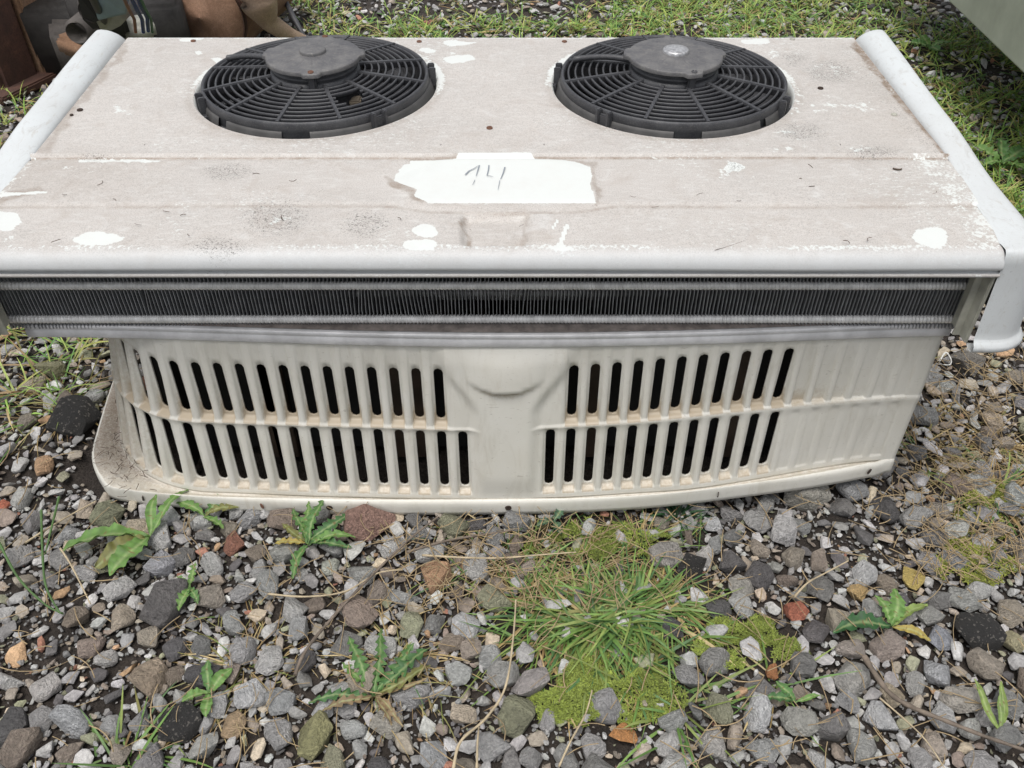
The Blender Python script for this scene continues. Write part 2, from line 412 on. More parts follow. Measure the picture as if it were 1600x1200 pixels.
# --- front section of the top sheet: flat, crease, recess, rounded bend, lip
NX = 420
xs = np.linspace(X0, X1, NX)
ys = np.linspace(Y_STEP, Y_LIP + R_B, 84)
rows = []
PX_, _ = pr(0, 0, 1), 0
for y in ys:
    px, py = pr(xs, np.full(NX, y), D_TOP)
    cr = Y_CREASE - .010 * sst(600, 680, px) * (1 - sst(890, 970, px))
    z = np.zeros(NX)
    z += .0035 * (1 - sst(.0, .008, Y_STEP - y)) - .0018 * np.exp(-((Y_STEP - .010 - y) / .0018) ** 2)   # folded seam, dark joint
    z += -.0016 * np.exp(-((y - cr) / .0035) ** 2) - .0022 * sst(0, .006, cr - y)
    z += -.0015 * sst(.0, .10, cr - y) * sst(0, 1, (cr - y) / .09)
    ch = sst(716, 731, px) * (1 - sst(812, 836, px)) * sst(.002, .016, cr - y)
    z += -.0080 * ch * sst(.795, .806, y)
    pl = poly_mask(px, py, [(700, 246), (850, 246), (935, 262), (935, 318), (640, 318), (615, 285)], 6); z += .0012 * pl
    z += (vnoise(xs, np.full(NX, y), 5, 8) - .5) * .0022
    xr = float(np.interp(y, [.795, .80, .84, .90, 1.0], [.5268, .530, .533, .538, .547])); xl_ = float(np.interp(y, [.79, .90, 1.0], [-.5975, -.600, -.602]))
    xq = xl_ + (xs - X0) / (X1 - X0) * (xr - xl_); wq = sst(.86, 1., np.abs((xs - (X0 + X1) / 2) / ((X1 - X0) / 2)))
    rows.append(np.stack([xs * (1 - wq) + xq * wq, np.full(NX, y), ZT + z], -1))
last = rows[-1]; xs = last[:, 0].copy()
zl = last[:, 2]
for a in np.linspace(0, PI / 2, 9)[1:]:
    rows.append(np.stack([xs, np.full(NX, Y_LIP + R_B - R_B * math.sin(a)), zl - R_B * (1 - math.cos(a))], -1))
zb = CAMH - D_LIPB
z0 = zl - R_B
for k in np.linspace(0, 1, 7)[1:]:
    zz = z0 * (1 - k) + zb * k
    rows.append(np.stack([xs, np.full(NX, Y_LIP) + .0065 * k, zz], -1))
for dy, dz in ((-.0035, -.0001), (-.0058, -.0008), (-.0066, -.0026), (-.0058, -.0046), (-.003, -.0054), (.004, -.0050), (.03, -.0045)):
    rows.append(np.stack([xs, np.full(NX, Y_LIP + .0065 + dy), np.full(NX, zb + dz)], -1))
A = np.array(rows)
# round the two front corners slightly
V = A.reshape(-1, 3).copy()
c, g, s, th = wear(V)
low = V[:, 2] < (ZT - .012)
rowi = np.repeat(np.arange(len(rows)), NX)
th = sst(len(ys) - 2, len(ys) + 4, rowi.astype(float)) * .9  # lip front toned down from the bend on, shade included in its colour
side = np.maximum(sst(.478, .520, V[:, 0] + .012 * vnoise(V[:, 0], V[:, 1], 20, 41)), 1 - sst(-.592, -.560, V[:, 0] + .012 * vnoise(V[:, 0], V[:, 1], 20, 42)))
c = np.maximum(c, side * (.30 + .32 * vnoise(V[:, 0], V[:, 1], 90, 43)))
c = np.where(rowi > len(ys), np.maximum(c * .3, .0), c); g = g * (1 - th)
c = np.where(rowi > len(rows) - 8, 0, c); th = np.where(rowi > len(rows) - 7, .35, th)
edge = np.exp(-((rowi - (len(ys) - 1)) / 2.6) ** 2); c = np.maximum(c, edge * (.22 + .45 * vnoise(V[:, 0], V[:, 1], 14, 4)))
g = np.where((rowi >= len(rows) - 6), .35, g)
front_sheet = link('front_sheet', mkmesh('front_sheet', V, gridfaces(len(rows), NX), True, dict(clean=c, grime=g, speck=s, thin=th)), M_top)
unitpart(front_sheet)

# --- rear sheet with the two fan openings
HOLE_R = .174; FANS = [(-.2805, 1.2215), (.2305, 1.2215)]
Y_BACK = 1.410
XB0, XB1 = -.618, .549
def rect_grid(x0, x1, y0, y1, st=.0035):
    n, m = max(2, int((x1 - x0) / st)), max(2, int((y1 - y0) / st))
    X, Y = np.meshgrid(np.linspace(x0, x1, n), np.linspace(y0, y1, m), indexing='ij')
    return np.stack([X, Y, np.full_like(X, ZT - .0005)], -1).reshape(-1, 3), gridfaces(n, m)[:, ::-1][:, [0, 1, 2, 3]]
Vs, Fs = [], []; off = 0
def addp(v, f):
    global off
    Vs.append(v); Fs.append(f + off); off += len(v)
yA = 1.03
for (a, b) in ((XB0, FANS[0][0] - .19), (FANS[0][0] + .19, FANS[1][0] - .19), (FANS[1][0] + .19, XB1)): addp(*rect_grid(a, b, yA, Y_BACK))
addp(*rect_grid(XB0, XB1, Y_STEP - .004, yA))
for cx, cy in FANS:
    N, K = 420, 26
    th_ = np.arange(N) / N * 2 * PI
    dx, dy = np.cos(th_), np.sin(th_)
    tx = .19 / np.maximum(np.abs(dx), 1e-9); ty = np.where(dy > 0, (Y_BACK - cy), (cy - yA)) / np.maximum(np.abs(dy), 1e-9)
    Rm = np.minimum(tx, ty)
    # the opening: round in front and behind, cut straighter at its two sides
    Rh = np.minimum(HOLE_R + .003 * np.maximum(0, -np.cos(4 * th_)) * 0, HOLE_R)
    rr = []
    for dr, dz in ((-.004, -.030), (-.004, -.012), (-.0035, -.005), (-.002, -.0018)): rr.append((Rh + dr, dz))
    for k in range(K): rr.append((Rh + (Rm - Rh) * (k / (K - 1)) ** 1.5, 0.0))
    P = np.stack([np.stack([cx + r * dx, cy + r * dy, np.full(N, ZT - .0005 + dz)], -1) for r, dz in rr])
    addp(P.reshape(-1, 3), gridfaces(len(rr), N, wrap=True))
# back edge folded down
n = 200; xb = np.linspace(XB0, XB1, n)
P = np.stack([np.stack([xb, np.full(n, Y_BACK + dy), np.full(n, ZT - .0005 + dz)], -1) for dy, dz in ((0, 0), (.003, -.001), (.004, -.004), (.004, -.27))])
addp(P.reshape(-1, 3), gridfaces(4, n))
V = np.concatenate(Vs); c, g, s, _ = wear(V)
for cx, cy in FANS:
    d = np.hypot(V[:, 0] - cx, V[:, 1] - cy)
    g = np.maximum(g, .22 * np.exp(-((d - .180) / .006) ** 2))
    c = np.maximum(c, np.where(d < HOLE_R - .001, .9, 0))
    c = np.maximum(c, (.5 + .5 * vnoise(V[:, 0], V[:, 1], 30, 5)) * np.exp(-((d - .178) / .008) ** 2) * sst(-.12, .06, (V[:, 1] - cy)))
zz = (vnoise(V[:, 0], V[:, 1], 6, 6) - .5) * .0016
V[:, 2] += np.where(V[:, 2] > ZT - .001, 0, 0)
c = np.maximum(c, .6 * np.exp(-((V[:, 1] - Y_BACK) / .006) ** 2))
rear_sheet = unitpart(link('rear_sheet', mkmesh('rear_sheet', V, np.concatenate(Fs), True, dict(clean=c, grime=g, speck=s, thin=np.zeros(len(V)))), M_top))

# --- side fairings (rails): rounded ridge behind, side wall below, rounded front corner
def fairing(side):
    sx = 1 if side > 0 else -1
    # outer and inner plan lines (right side); left side mirrored about the unit's middle, as measured
    if side > 0:
        outer = [(.5265, .7795), (.543, .7788), (.559, .7800), (.571, .7855), (.580, .797), (.5835, .83), (.5840, .90), (.585, 1.0), (.586, 1.1), (.5915, 1.25), (.5955, 1.35), (.5975, 1.415)]
        inner = [(.5265, .800), (.5265, .801), (.5268, .802), (.5275, .805), (.529, .815), (.531, .84), (.5345, .90), (.5440, 1.0), (.5450, 1.1), (.5470, 1.25), (.5485, 1.35), (.5490, 1.415)]
    else:
        outer = [(-.5985, .7795), (-.612, .7790), (-.626, .782), (-.636, .790), (-.643, .806), (-.646, .84), (-.648, .90), (-.652, 1.0), (-.656, 1.1), (-.664, 1.25), (-.666, 1.35), (-.667, 1.415)]
        inner = [(-.5985, .7945), (-.5985, .7955), (-.5988, .797), (-.5990, .80), (-.5990, .815), (-.5990, .84), (-.5990, .90), (-.6000, 1.0), (-.6040, 1.1), (-.6110, 1.25), (-.6160, 1.35), (-.6180, 1.415)]
    outer, inner = np.array(outer), np.array(inner)
    t = np.arange(len(outer)); tt = np.linspace(0, len(outer) - 1, 150)
    # smooth by catmull-rom
    def cr_(P):
        out = []
        for q in tt:
            i = min(int(q), len(P) - 2); f = q - i
            p0, p1, p2, p3 = P[max(i - 1, 0)], P[i], P[i + 1], P[min(i + 2, len(P) - 1)]
            out.append(.5 * ((2 * p1) + (-p0 + p2) * f + (2 * p0 - 5 * p1 + 4 * p2 - p3) * f * f + (-p0 + 3 * p1 - 3 * p2 + p3) * f ** 3))
        return np.array(out)
    O, I = cr_(outer), cr_(inner)
    y = O[:, 1]
    hr = .0006 + .0120 * sst(.93, 1.09, y) + .0075 * sst(1.05, 1.40, y)
    end = np.clip((y - 1.385) / .030, 0, 1); hr = hr * np.sqrt(np.clip(1 - end ** 2, 0, 1)) + 0
    droop = -.0015 * sst(0, .09, .879 - y)
    zend = droop - .03 * (1 - np.sqrt(np.clip(1 - end ** 2, 0, 1)))
    bottomD = .622
    prof = []
    # bottom rolled flange, wall, outer quarter, inner quarter
    for k, (o_, d_) in enumerate([(-.004, -.006), (.006, -.008), (.0125, -.007), (.0155, -.003), (.0145, .002), (.011, .005), (.0085, .008)]):
        prof.append(('b', o_, d_))
    for k in np.linspace(0, 1, 12): prof.append(('w', k, 0))
    for a in np.linspace(0, PI / 2, 10)[1:]: prof.append(('o', a, 0))
    for a in np.linspace(0, PI / 2, 10)[1:]: prof.append(('i', a, 0))
    Zb = CAMH - bottomD
    tan = np.gradient(O, axis=0); nrm = np.stack([tan[:, 1], -tan[:, 0]], -1); nrm /= np.linalg.norm(nrm, axis=1)[:, None]
    if side < 0: nrm = -nrm
    out = []
    # front face leans: lower edge further back, so plan shrinks with depth at the front
    front = 1 - sst(.79, .90, y)
    for kind, a, b in prof:
        if kind == 'b': xy = O + nrm * a; z = np.full(len(y), Zb + b + .0)
        elif kind == 'w': xy = O.copy(); z = (Zb + .009) * (1 - a) + (ZT - .016 + zend) * a + 0 * y; xy = xy + nrm * .008 * (1 - a) ** 1.3
        else:
            w = I - O
            if kind == 'o':
                f = (1 - math.cos(a)) * .34; xy = O + w * f; z = (ZT - .016 + zend) + (.016 + hr) * math.sin(a)
            else:
                f = .34 + .66 * math.sin(a); xy = O + w * f; z = ZT + zend + hr * math.cos(a) + (-.001) * (1 - math.cos(a)) 
        out.append(np.concatenate([xy, np.broadcast_to(z, (len(y),))[:, None]], 1))
    V = np.array(out)
    Fc = gridfaces(len(prof), len(y))
    if side > 0: Fc = Fc[:, ::-1]
    return unitpart(link('side_fairing', mkmesh('side_fairing', V.reshape(-1, 3), Fc, True), M_rail))
fairing(1); fairing(-1)
YC = .829
# return plates inside the fairings, either side of the coil
for x, w in ((.5235, 1), (-.598, -1)):
    unitpart(box('end_plate', (x + w * .001, .80, CAMH - .5775), (.004, .040, .097), M_steel, None, .001))
    unitpart(box('end_flange', (x - w * .0045, .7965, CAMH - .5775), (.0090, .0025, .097), M_steel, None, .0006))
    unitpart(box('coil_side_strip', (x + w * .0165, YC - .003, CAMH - .580), (.009, .002, .105), M_steel, None, .0006))
    unitpart(box('coil_end_sheet', (x + w * .017, .852, CAMH - .575), (.003, .066, .115), M_steel, None, .0008))

# --- coil: thin fins and tubes
YC = .829; CX0, CX1 = -.606, .5385
nf = 258; xf = np.linspace(CX0, CX1, nf) + rng.normal(0, .00025, nf)
zt_, zb_ = CAMH - .523, CAMH - .6425
fv, ff = [], []
zst = np.linspace(zt_, zb_, 9)
bend = np.zeros((nf, 9))
for (pxc, wid, zc, amp) in ((330, 14, 0, .004), (75, 8, 0, .0035), (550, 10, 4, .0035), (205, 3, 4, .003), (820, 4, 4, .003), (800, 7, 3, .002), (640, 22, 7, .003), (1080, 6, 0, .002), (20, 14, 8, .002)):
    xc = (pxc - 800) / F * .98
    k = np.exp(-((xf - xc) / (wid / F * 1.6)) ** 2)[:, None] * np.exp(-((np.arange(9) - zc) / 1.2) ** 2)[None]
    bend += amp * k * (0.6 + .8 * rng.random((nf, 1)))
bend += rng.normal(0, .00018, (nf, 9))
for i in range(nf):
    base = len(fv)
    for j, z in enumerate(zst):
        for (dx, y) in ((-.0004, YC + .05), (-.0004, YC + abs(bend[i, j]) * -.3), (.0004, YC + abs(bend[i, j]) * -.3), (.0004, YC + .05)):
            fv.append((xf[i] + dx + bend[i, j] * (1 if y < YC + .02 else 0), y, z))
    for j in range(8):
        for q in range(3):
            a = base + j * 4 + q; ff.append((a, a + 1, a + 5, a + 4))
fins = unitpart(link('coil_fins', mkmesh('coil_fins', np.array(fv), np.array(ff), False), M_fin)); fins['kind'] = 'stuff'
for (drop, y, r) in ((.580, YC + .0012, .0050), (.6285, YC + .0012, .0052), (.604, YC + .022, .006), (.616, YC + .030, .005)):
    k = nf * 4; xx = np.linspace(CX0, CX1, k)
    rad = r + .0006 * np.cos(np.arange(k) * PI / 2)
    unitpart(tube('coil_tube', np.stack([xx, np.full(k, y), np.full(k, CAMH - drop)], -1), rad, M_coiltube, n=10))
unitpart(box('coil_dark_backing', ((CX0 + CX1) / 2, YC + .062, CAMH - .58), (CX1 - CX0, .004, .12), M_black, None, 0))  # near-black sheet added to paint the dark interior behind the fins

# --- curved aluminium trim under the coil
ctl_t = [(36, 508), (200, 511), (400, 515.5), (560, 521), (780, 525), (980, 521.5), (1200, 516), (1350, 511), (1490, 506)]
SD = .6385
pts = np.array([bp(a, b, SD) for a, b in ctl_t])
TX = np.linspace(pts[0, 0], pts[-1, 0], 90)
pf = np.polyfit(pts[:, 0], pts[:, 1], 4); TY = np.polyval(pf, TX)
prof = [(.035, .0), (.0015, 0), (0, -.001), (-.0005, -.0045), (.0003, -.006), (.0003, -.0075), (-.001, -.009), (-.001, -.0165), (-.0005, -.018), (.0015, -.0185)]
P = np.stack([np.stack([TX, TY + a + 0 * TX, np.full(90, CAMH - SD + b)], -1) for a, b in prof])
trim = unitpart(link('trim_strip', mkmesh('trim_strip', P.reshape(-1, 3), gridfaces(len(prof), 90), True), M_alu))
sm = trim.modifiers.new('thickness', 'SOLIDIFY'); sm.thickness = .0015; sm.offset = -1
M_dirtledge = flat('dirty_ledge', (.26, .225, .205), .9, 0, .5, 90, .5, .002)
P = np.stack([np.stack([TX, np.full(90, YC + .01) , np.full(90, CAMH - SD + .004)], -1), np.stack([TX, TY + .004, np.full(90, CAMH - SD + .0014)], -1)])
unitpart(link('drip_ledge', mkmesh('drip_ledge', P.reshape(-1, 3), gridfaces(2, 90), True), M_dirtledge))

# --- lower grille panel
D0 = .652                                           # drop of its top edge
def yf(x): return np.polyval(pf, np.clip(x, -.62, .56)) + .004
U0 = -.402; RC = .138
def Cplan(u):
    u = np.asarray(u, float); x = u.copy(); y = yf(u); nx = np.zeros_like(u); ny = -np.ones_like(u)
    w = u < U0; a = np.clip((U0 - u[w]) / RC, 0, math.radians(86)); rest = (U0 - u[w]) - a * RC
    y0 = float(yf(np.array([U0]))[0])
    x[w] = U0 - RC * np.sin(a) - rest * np.sin(math.radians(90 - 16)) * 0 - rest * math.cos(math.radians(86))
    y[w] = y0 + RC * (1 - np.cos(a)) + rest * math.sin(math.radians(86))
    nx[w] = -np.sin(a); ny[w] = -np.cos(a)
    return x, y, nx, ny
def drop_bot(u): return .922 - .028 * sst(-.1, .55, u)
def leanf(u): return .036 - .030 * sst(.2, .53, u) + .018 * (1 - sst(-.62, -.40, u))
cols = []
PL, PR = .0277, .0266
for k in range(0, 22): cols.append((-.064 - PL * k, 'L', k))
for k in range(0, 18): cols.append((.0500 + PR * k, 'R', k))
cols.sort()
offs = [-.0104, -.0090, -.0074, -.0060, -.0043, 0, .0043, .0060, .0074, .0090, .0104]
st = []; meta = []
ci_of = []
for ci, (u, sd_, k) in enumerate(cols):
    for oi, o in enumerate(offs): st.append(u + o); meta.append((ci, oi))
ULEFT = cols[0][0] - .03; URIGHT = .532
st = list(np.linspace(ULEFT, cols[0][0] - .016, 4)) + st + list(np.linspace(cols[-1][0] + .014, URIGHT, 4)); meta = [(-1, 0)] * 4 + meta + [(-1, 0)] * 4
cstn = list(np.linspace(-.064 + .0135, .05 - .0135, 26))
st += cstn; meta += [(-1, 0)] * len(cstn)
o_ = np.argsort(st, kind='stable'); U = np.array(st)[o_]; meta = [meta[i] for i in o_]
nu = len(U)
fr = sst(-.05, .34, U)                                # 0 at the middle / left, 1 to the right
fl = 1 - sst(-.55, -.40, U)
def L3(c, r, l): return c * (1 - fr) + (r - c) * 0 + r * fr + (l - c) * fl
vU0, vU1, vUL = L3(.150, .075, .13), L3(.450, .413, .45), L3(.478, .433, .478)
vL0, vL1, vLL = L3(.497, .470, .497), L3(.866, .860, .866), L3(.893, .888, .893)
WV = .0060 / .267
key = []
def lin(a, b, n, e=False): return [(a, b, k / n) for k in range(n + (1 if e else 0))]
segs = [('0', 'u0'), ('u0', 'u1'), ('u1', 'ul'), ('ul', 'l0'), ('l0', 'l1'), ('l1', 'll'), ('ll', '1')]
val = {'0': np.zeros(nu), 'u0': vU0, 'u1': vU1, 'ul': vUL, 'l0': vL0, 'l1': vL1, 'll': vLL, '1': np.full(nu, .928)}
nsub = [5, 14, 5, 4, 15, 5, 3]
rowsV, rowtag = [], []
for (a, b), n in zip(segs, nsub):
    for k in range(n): rowsV.append(val[a] + (val[b] - val[a]) * k / n); rowtag.append((a, k))
rowsV.append(val['1']); rowtag.append(('1', 0))
RV = np.array(rowsV)                                  # rows x stations
nr = len(RV)
ju0, ju1, jl0, jl1 = 5, 19, 28, 43
offa = np.array([offs[m[1]] if m[0] >= 0 else .0104 for m in meta])
shr = np.where(np.abs(offa) < .0061, 1 - np.sqrt(np.clip(1 - (offa / .006) ** 2, 0, 1)), 1.0) * WV
for (j0, j1) in ((ju0, ju1), (jl0, jl1)):
    a = RV[j0] + shr; b = RV[j1] - shr
    for j in range(j0, j1 + 1):
        k = (j - j0) / (j1 - j0); RV[j] = a + (b - a) * k
# groove mask and depth
ingr = np.array([m[0] >= 0 for m in meta])
gm = np.where(ingr, 1 - sst(.0074, .0100, np.abs(offa)), 0.0)
colk = [cols[m[0]] if m[0] >= 0 else None for m in meta]
openU = np.array([c is not None and ((c[1] == 'L' and 1 <= c[2] <= 16) or (c[1] == 'R' and 1 <= c[2] <= 11)) for c in colk])
openL = np.array([c is not None and ((c[1] == 'L' and c[2] <= 18) or (c[1] == 'R' and c[2] <= 11)) for c in colk])
grU = np.array([1. if (c is not None and c[2] >= 1) else 0 for c in colk]); grL = np.array([(1. if not (c[1] == 'R' and c[2] > 11) else .16) if c is not None else 0 for c in colk])
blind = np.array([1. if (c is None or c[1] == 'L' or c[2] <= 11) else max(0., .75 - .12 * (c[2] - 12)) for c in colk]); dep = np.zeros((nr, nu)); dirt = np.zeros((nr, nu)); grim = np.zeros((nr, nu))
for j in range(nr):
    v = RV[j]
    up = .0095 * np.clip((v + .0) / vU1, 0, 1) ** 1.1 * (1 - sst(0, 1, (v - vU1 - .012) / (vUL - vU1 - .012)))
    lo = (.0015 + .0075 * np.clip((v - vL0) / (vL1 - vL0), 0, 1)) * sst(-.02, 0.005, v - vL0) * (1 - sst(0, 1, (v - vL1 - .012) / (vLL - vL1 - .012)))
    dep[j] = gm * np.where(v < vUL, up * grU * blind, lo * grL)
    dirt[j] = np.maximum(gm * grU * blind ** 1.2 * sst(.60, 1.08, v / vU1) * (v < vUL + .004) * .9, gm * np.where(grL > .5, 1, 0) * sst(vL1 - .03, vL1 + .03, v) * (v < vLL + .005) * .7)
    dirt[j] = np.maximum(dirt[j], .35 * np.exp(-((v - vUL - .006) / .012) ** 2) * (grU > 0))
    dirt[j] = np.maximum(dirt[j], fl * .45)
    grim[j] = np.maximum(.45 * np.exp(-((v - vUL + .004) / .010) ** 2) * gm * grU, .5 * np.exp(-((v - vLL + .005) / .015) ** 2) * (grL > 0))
uu = np.broadcast_to(U, RV.shape)
# raised funnel between the two fields, with a crescent fold near its top
hw = .0385 + .040 * (1 - sst(.08, .40, RV)) + .004 * (1 - RV)
ctr = -.0085
fun = 1 - sst(hw - .012, hw + .006, np.abs(uu - ctr))
bulge = .0065 * fun * sst(.0, .10, RV) * (1 - .75 * sst(.75, .93, RV))
cres = .190 + .065 * (1 - ((uu - ctr) / .047) ** 2)   # v of the crescent line
inside = np.clip(1 - ((uu - ctr) / .050) ** 2, 0, 1) ** .8
bulge += .0062 * inside * (1 - sst(-.004, .010, RV - cres)) * sst(0, .16, RV)
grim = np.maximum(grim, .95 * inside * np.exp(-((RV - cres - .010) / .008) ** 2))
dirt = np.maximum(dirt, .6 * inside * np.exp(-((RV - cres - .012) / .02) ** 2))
bar = .0016 * sst(vUL - .01, vUL + .006, RV) * (1 - sst(vL0 - .012, vL0 + .004, RV)) * (1 - fun)
x, y, nx_, ny_ = Cplan(U)
fy_ = np.where(U < U0, 1, 1)
amt = leanf(U)[None] * RV - dep + bulge + bar + (vnoise(uu, RV * .25, 9, 12) - .5) * .003
# slots run in straight vertical planes; outward direction blends to straight forward on the front
PX = x[None] + nx_[None] * amt; PY = y[None] + ny_[None] * amt
dropU = D0 + (drop_bot(U) - D0)[None] * RV
P = np.stack([PX, PY, CAMH - dropU], -1)
keep = np.ones((nr - 1, nu - 1), bool)
for i in range(nu - 1):
    m0, m1 = meta[i], meta[i + 1]
    if m0[0] >= 0 and m0[0] == m1[0] and 3 <= m0[1] and m1[1] <= 7:
        if openU[i]: keep[ju0:ju1, i] = False
        if openL[i]: keep[jl0:jl1, i] = False
panel = unitpart(link('louvre_panel', mkmesh('louvre_panel', P.reshape(-1, 3), gridfaces(nr, nu, keep), True, dict(dirt=dirt, grime=grim)), M_grille))
md = panel.modifiers.new('thickness', 'SOLIDIFY'); md.thickness = .0028; md.offset = -1
INNER = P[-1].copy()                                 # lower edge of the panel, joins the flange

# --- bottom flange: ledge then rounded edge
fl_ctl = [(-.68, 190, 590, .885), (-.62, 173, 640, .885), (-.575, 158, 690, .885), (-.53, 150, 728, .888), (-.49, 160, 760, .888), (-.44, 192, 783, .888), (-.34, 400, 800, .9225), (-.017, 780, 803.5, .9225), (.16, 1000, 795, .917), (.33, 1200, 772, .9035), (.43, 1300, 757, .899), (.532, 1396, 738, .895)]
fu = np.array([q[0] for q in fl_ctl]); fp = np.array([bp(q[1], q[2], .888 + .0345 * (1 if q[0] < -.4 else 0) if q[0] < -.4 else q[3]) for q in fl_ctl]); 
fD = np.array([.9225 if q[0] < -.4 else q[3] for q in fl_ctl])
def crv(u):
    """catmull-rom style smooth interpolation of the flange's outer line"""
    out = np.zeros((len(u), 3))
    src = np.column_stack([fp, fD])
    for q, uq in enumerate(u):
        i = int(np.clip(np.searchsorted(fu, uq) - 1, 0, len(fu) - 2)); h = fu[i + 1] - fu[i]; f = np.clip((uq - fu[i]) / h, 0, 1)
        def slope(k):
            if k == 0: return (src[1] - src[0]) / (fu[1] - fu[0])
            if k == len(fu) - 1: return (src[-1] - src[-2]) / (fu[-1] - fu[-2])
            return (src[k + 1] - src[k - 1]) / (fu[k + 1] - fu[k - 1])
        m0, m1 = slope(i) * h, slope(i + 1) * h
        out[q] = (2 * f ** 3 - 3 * f ** 2 + 1) * src[i] + (f ** 3 - 2 * f ** 2 + f) * m0 + (-2 * f ** 3 + 3 * f ** 2) * src[i + 1] + (f ** 3 - f ** 2) * m1
    return out
OUT = crv(U)
oz = CAMH - OUT[:, 2]; we_ = sst(.485, .532, U)
OUT[:, :2] += (INNER[:, :2] + np.array([0, -.0025]) - OUT[:, :2]) * (we_ ** 1.5)[:, None]; oz = oz + .012 * we_ ** 2; FH = .026 * (1 - .55 * we_)
dirx = INNER[:, 0] - OUT[:, 0]; diry = INNER[:, 1] - OUT[:, 1]; dl = np.hypot(dirx, diry) + 1e-6; dirx /= dl; diry /= dl
rws = [INNER, INNER * [1, 1, 0] + np.stack([-dirx * .002, -diry * .002, INNER[:, 2] - .003], -1)]
ledge_z = oz + FH
for f in (.25, .5, .75): 
    rws.append(np.stack([INNER[:, 0] + (OUT[:, 0] + dirx * .006 - INNER[:, 0]) * f, INNER[:, 1] + (OUT[:, 1] + diry * .006 - INNER[:, 1]) * f, (INNER[:, 2] - .004) * (1 - f) + ledge_z * f], -1))
for ins, dz in ((.006, 0), (.0035, -.001), (.0015, -.003), (.0004, -.006), (0, -.012), (0, -.020), (0, -.026), (.003, -.0265)):
    rws.append(np.stack([OUT[:, 0] + dirx * ins, OUT[:, 1] + diry * ins, ledge_z + dz], -1))
P = np.array(rws)
gg = np.zeros(P.shape[:2]); gg[1:6] = (.35 + .5 * fl)[None]; dd_ = np.zeros_like(gg); dd_[0:6] = .45
flange = unitpart(link('bottom_flange', mkmesh('bottom_flange', P.reshape(-1, 3), gridfaces(len(rws), nu), True, dict(dirt=dd_, grime=gg)), M_grille))
md = flange.modifiers.new('thickness', 'SOLIDIFY'); md.thickness = .0025; md.offset = -1
# rivets / holes along the flange and screws elsewhere
def disc(name, c, r, h, mat, nrm=(0, 0, 1), n=16, ring=False):
    q = Vector(nrm).to_track_quat('Z', 'Y').to_matrix().to_4x4(); M = Matrix.Translation(c) @ q
    prof = [(r, 0), (r * .95, h * .8), (r * .7, h), (r * .35, h), (r * .3, h * .35), (0.00001, h * .35)]
    V = np.array([[tuple(M @ Vector((a * math.cos(t), a * math.sin(t), z))) for t in np.arange(n) / n * 2 * PI] for a, z in prof]).reshape(-1, 3)
    return unitpart(link(name, mkmesh(name, V, gridfaces(len(prof), n, wrap=True), True), mat))
M_hole = flat('rusty_hole', (.045, .028, .02), .9, 0, .4, 500)
for px, py in ((224, 777), (412, 789), (514, 791), (793, 789), (1119, 764), (1357, 731)):
    best = None
    for i in range(nu):
        for j in (9, 10):
            q = P[j, i]; a, b = pr(q[0], q[1], CAMH - q[2]); d = (a - px) ** 2 + (b - py) ** 2
            if best is None or d < best[0]: best = (d, q, (-dirx[i], -diry[i], 0))
    disc('rivet_hole', tuple(best[1] + np.array(best[2]) * .0006), .0045, .0012, M_hole if px != 412 else M_rustscrew, best[2])
for px, py, m in ((302, 64, M_rustscrew), (655, 65, M_rustscrew), (882, 65, M_rustscrew), (1238, 61, M_steel), (125, 172, M_hole), (765, 200, M_rustscrew), (1397, 179, M_steel), (1282, 138, M_hole), (112, 180, M_hole)):
    X, Y = bp(px, py, D_TOP); disc('screw', (X, Y, ZT - .0003), .0042 if px not in (112,) else .0025, .0018, m)

# --- dark casing added to block light inside, carrying the sheet (seen through the slots and the fans)
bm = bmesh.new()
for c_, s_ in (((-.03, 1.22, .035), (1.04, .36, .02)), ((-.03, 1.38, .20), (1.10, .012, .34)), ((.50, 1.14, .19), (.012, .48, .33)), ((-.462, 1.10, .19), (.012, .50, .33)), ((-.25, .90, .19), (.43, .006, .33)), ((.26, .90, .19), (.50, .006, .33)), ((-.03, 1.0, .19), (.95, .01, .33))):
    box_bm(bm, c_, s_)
unitpart(bmobj('light_block_casing', bm, M_black))
for px in (417, 430, 618, 652, 930, 1150):
    X, D_ = bpY(px, 640, .87)
    unitpart(box('inner_strut', (X, .885, .15), (.030, .012, .26), M_brown, None, .001))

# --- handwriting on the bare patch, and a few clinging bits
def stroke(pts, w):
    P = np.array([(*bp(a, b, D_TOP), ZT + .0027) for a, b in pts]); n = len(P)
    T = np.gradient(P, axis=0); T /= np.linalg.norm(T, axis=1)[:, None]; Nn = np.stack([-T[:, 1], T[:, 0], 0 * T[:, 0]], -1)
    wv = w * np.interp(np.linspace(0, 1, n), [0, .5, 1], [1, .8, .35])[:, None]
    V = np.concatenate([P - Nn * wv, P + Nn * wv]); return V, [(i, i + 1, n + i + 1, n + i) for i in range(n - 1)]
VV, FF = [], []
for pts_, w in (([(727, 276), (733, 270), (741, 266), (747, 262)], .0009), ([(749, 261), (747, 268), (744, 278)], .0009), ([(742, 284), (740, 289), (738, 292)], .0004),
                ([(764, 261), (763, 270), (761, 277), (766, 278), (771, 279)], .0008), ([(789, 264), (786, 274), (782, 283)], .0009), ([(781, 285), (779, 295), (778, 300)], .0004)):
    v, f = stroke(pts_, w); b = sum(len(q) for q in VV); VV.append(v); FF += [tuple(b + k for k in q) for q in f]
unitpart(link('handwritten_number', mkmesh('handwritten_number', np.concatenate(VV), FF, False), M_pen))

M_skirt = flat('dusty_shroud_plastic', (.085, .082, .080), .6, 0, .35, 40)
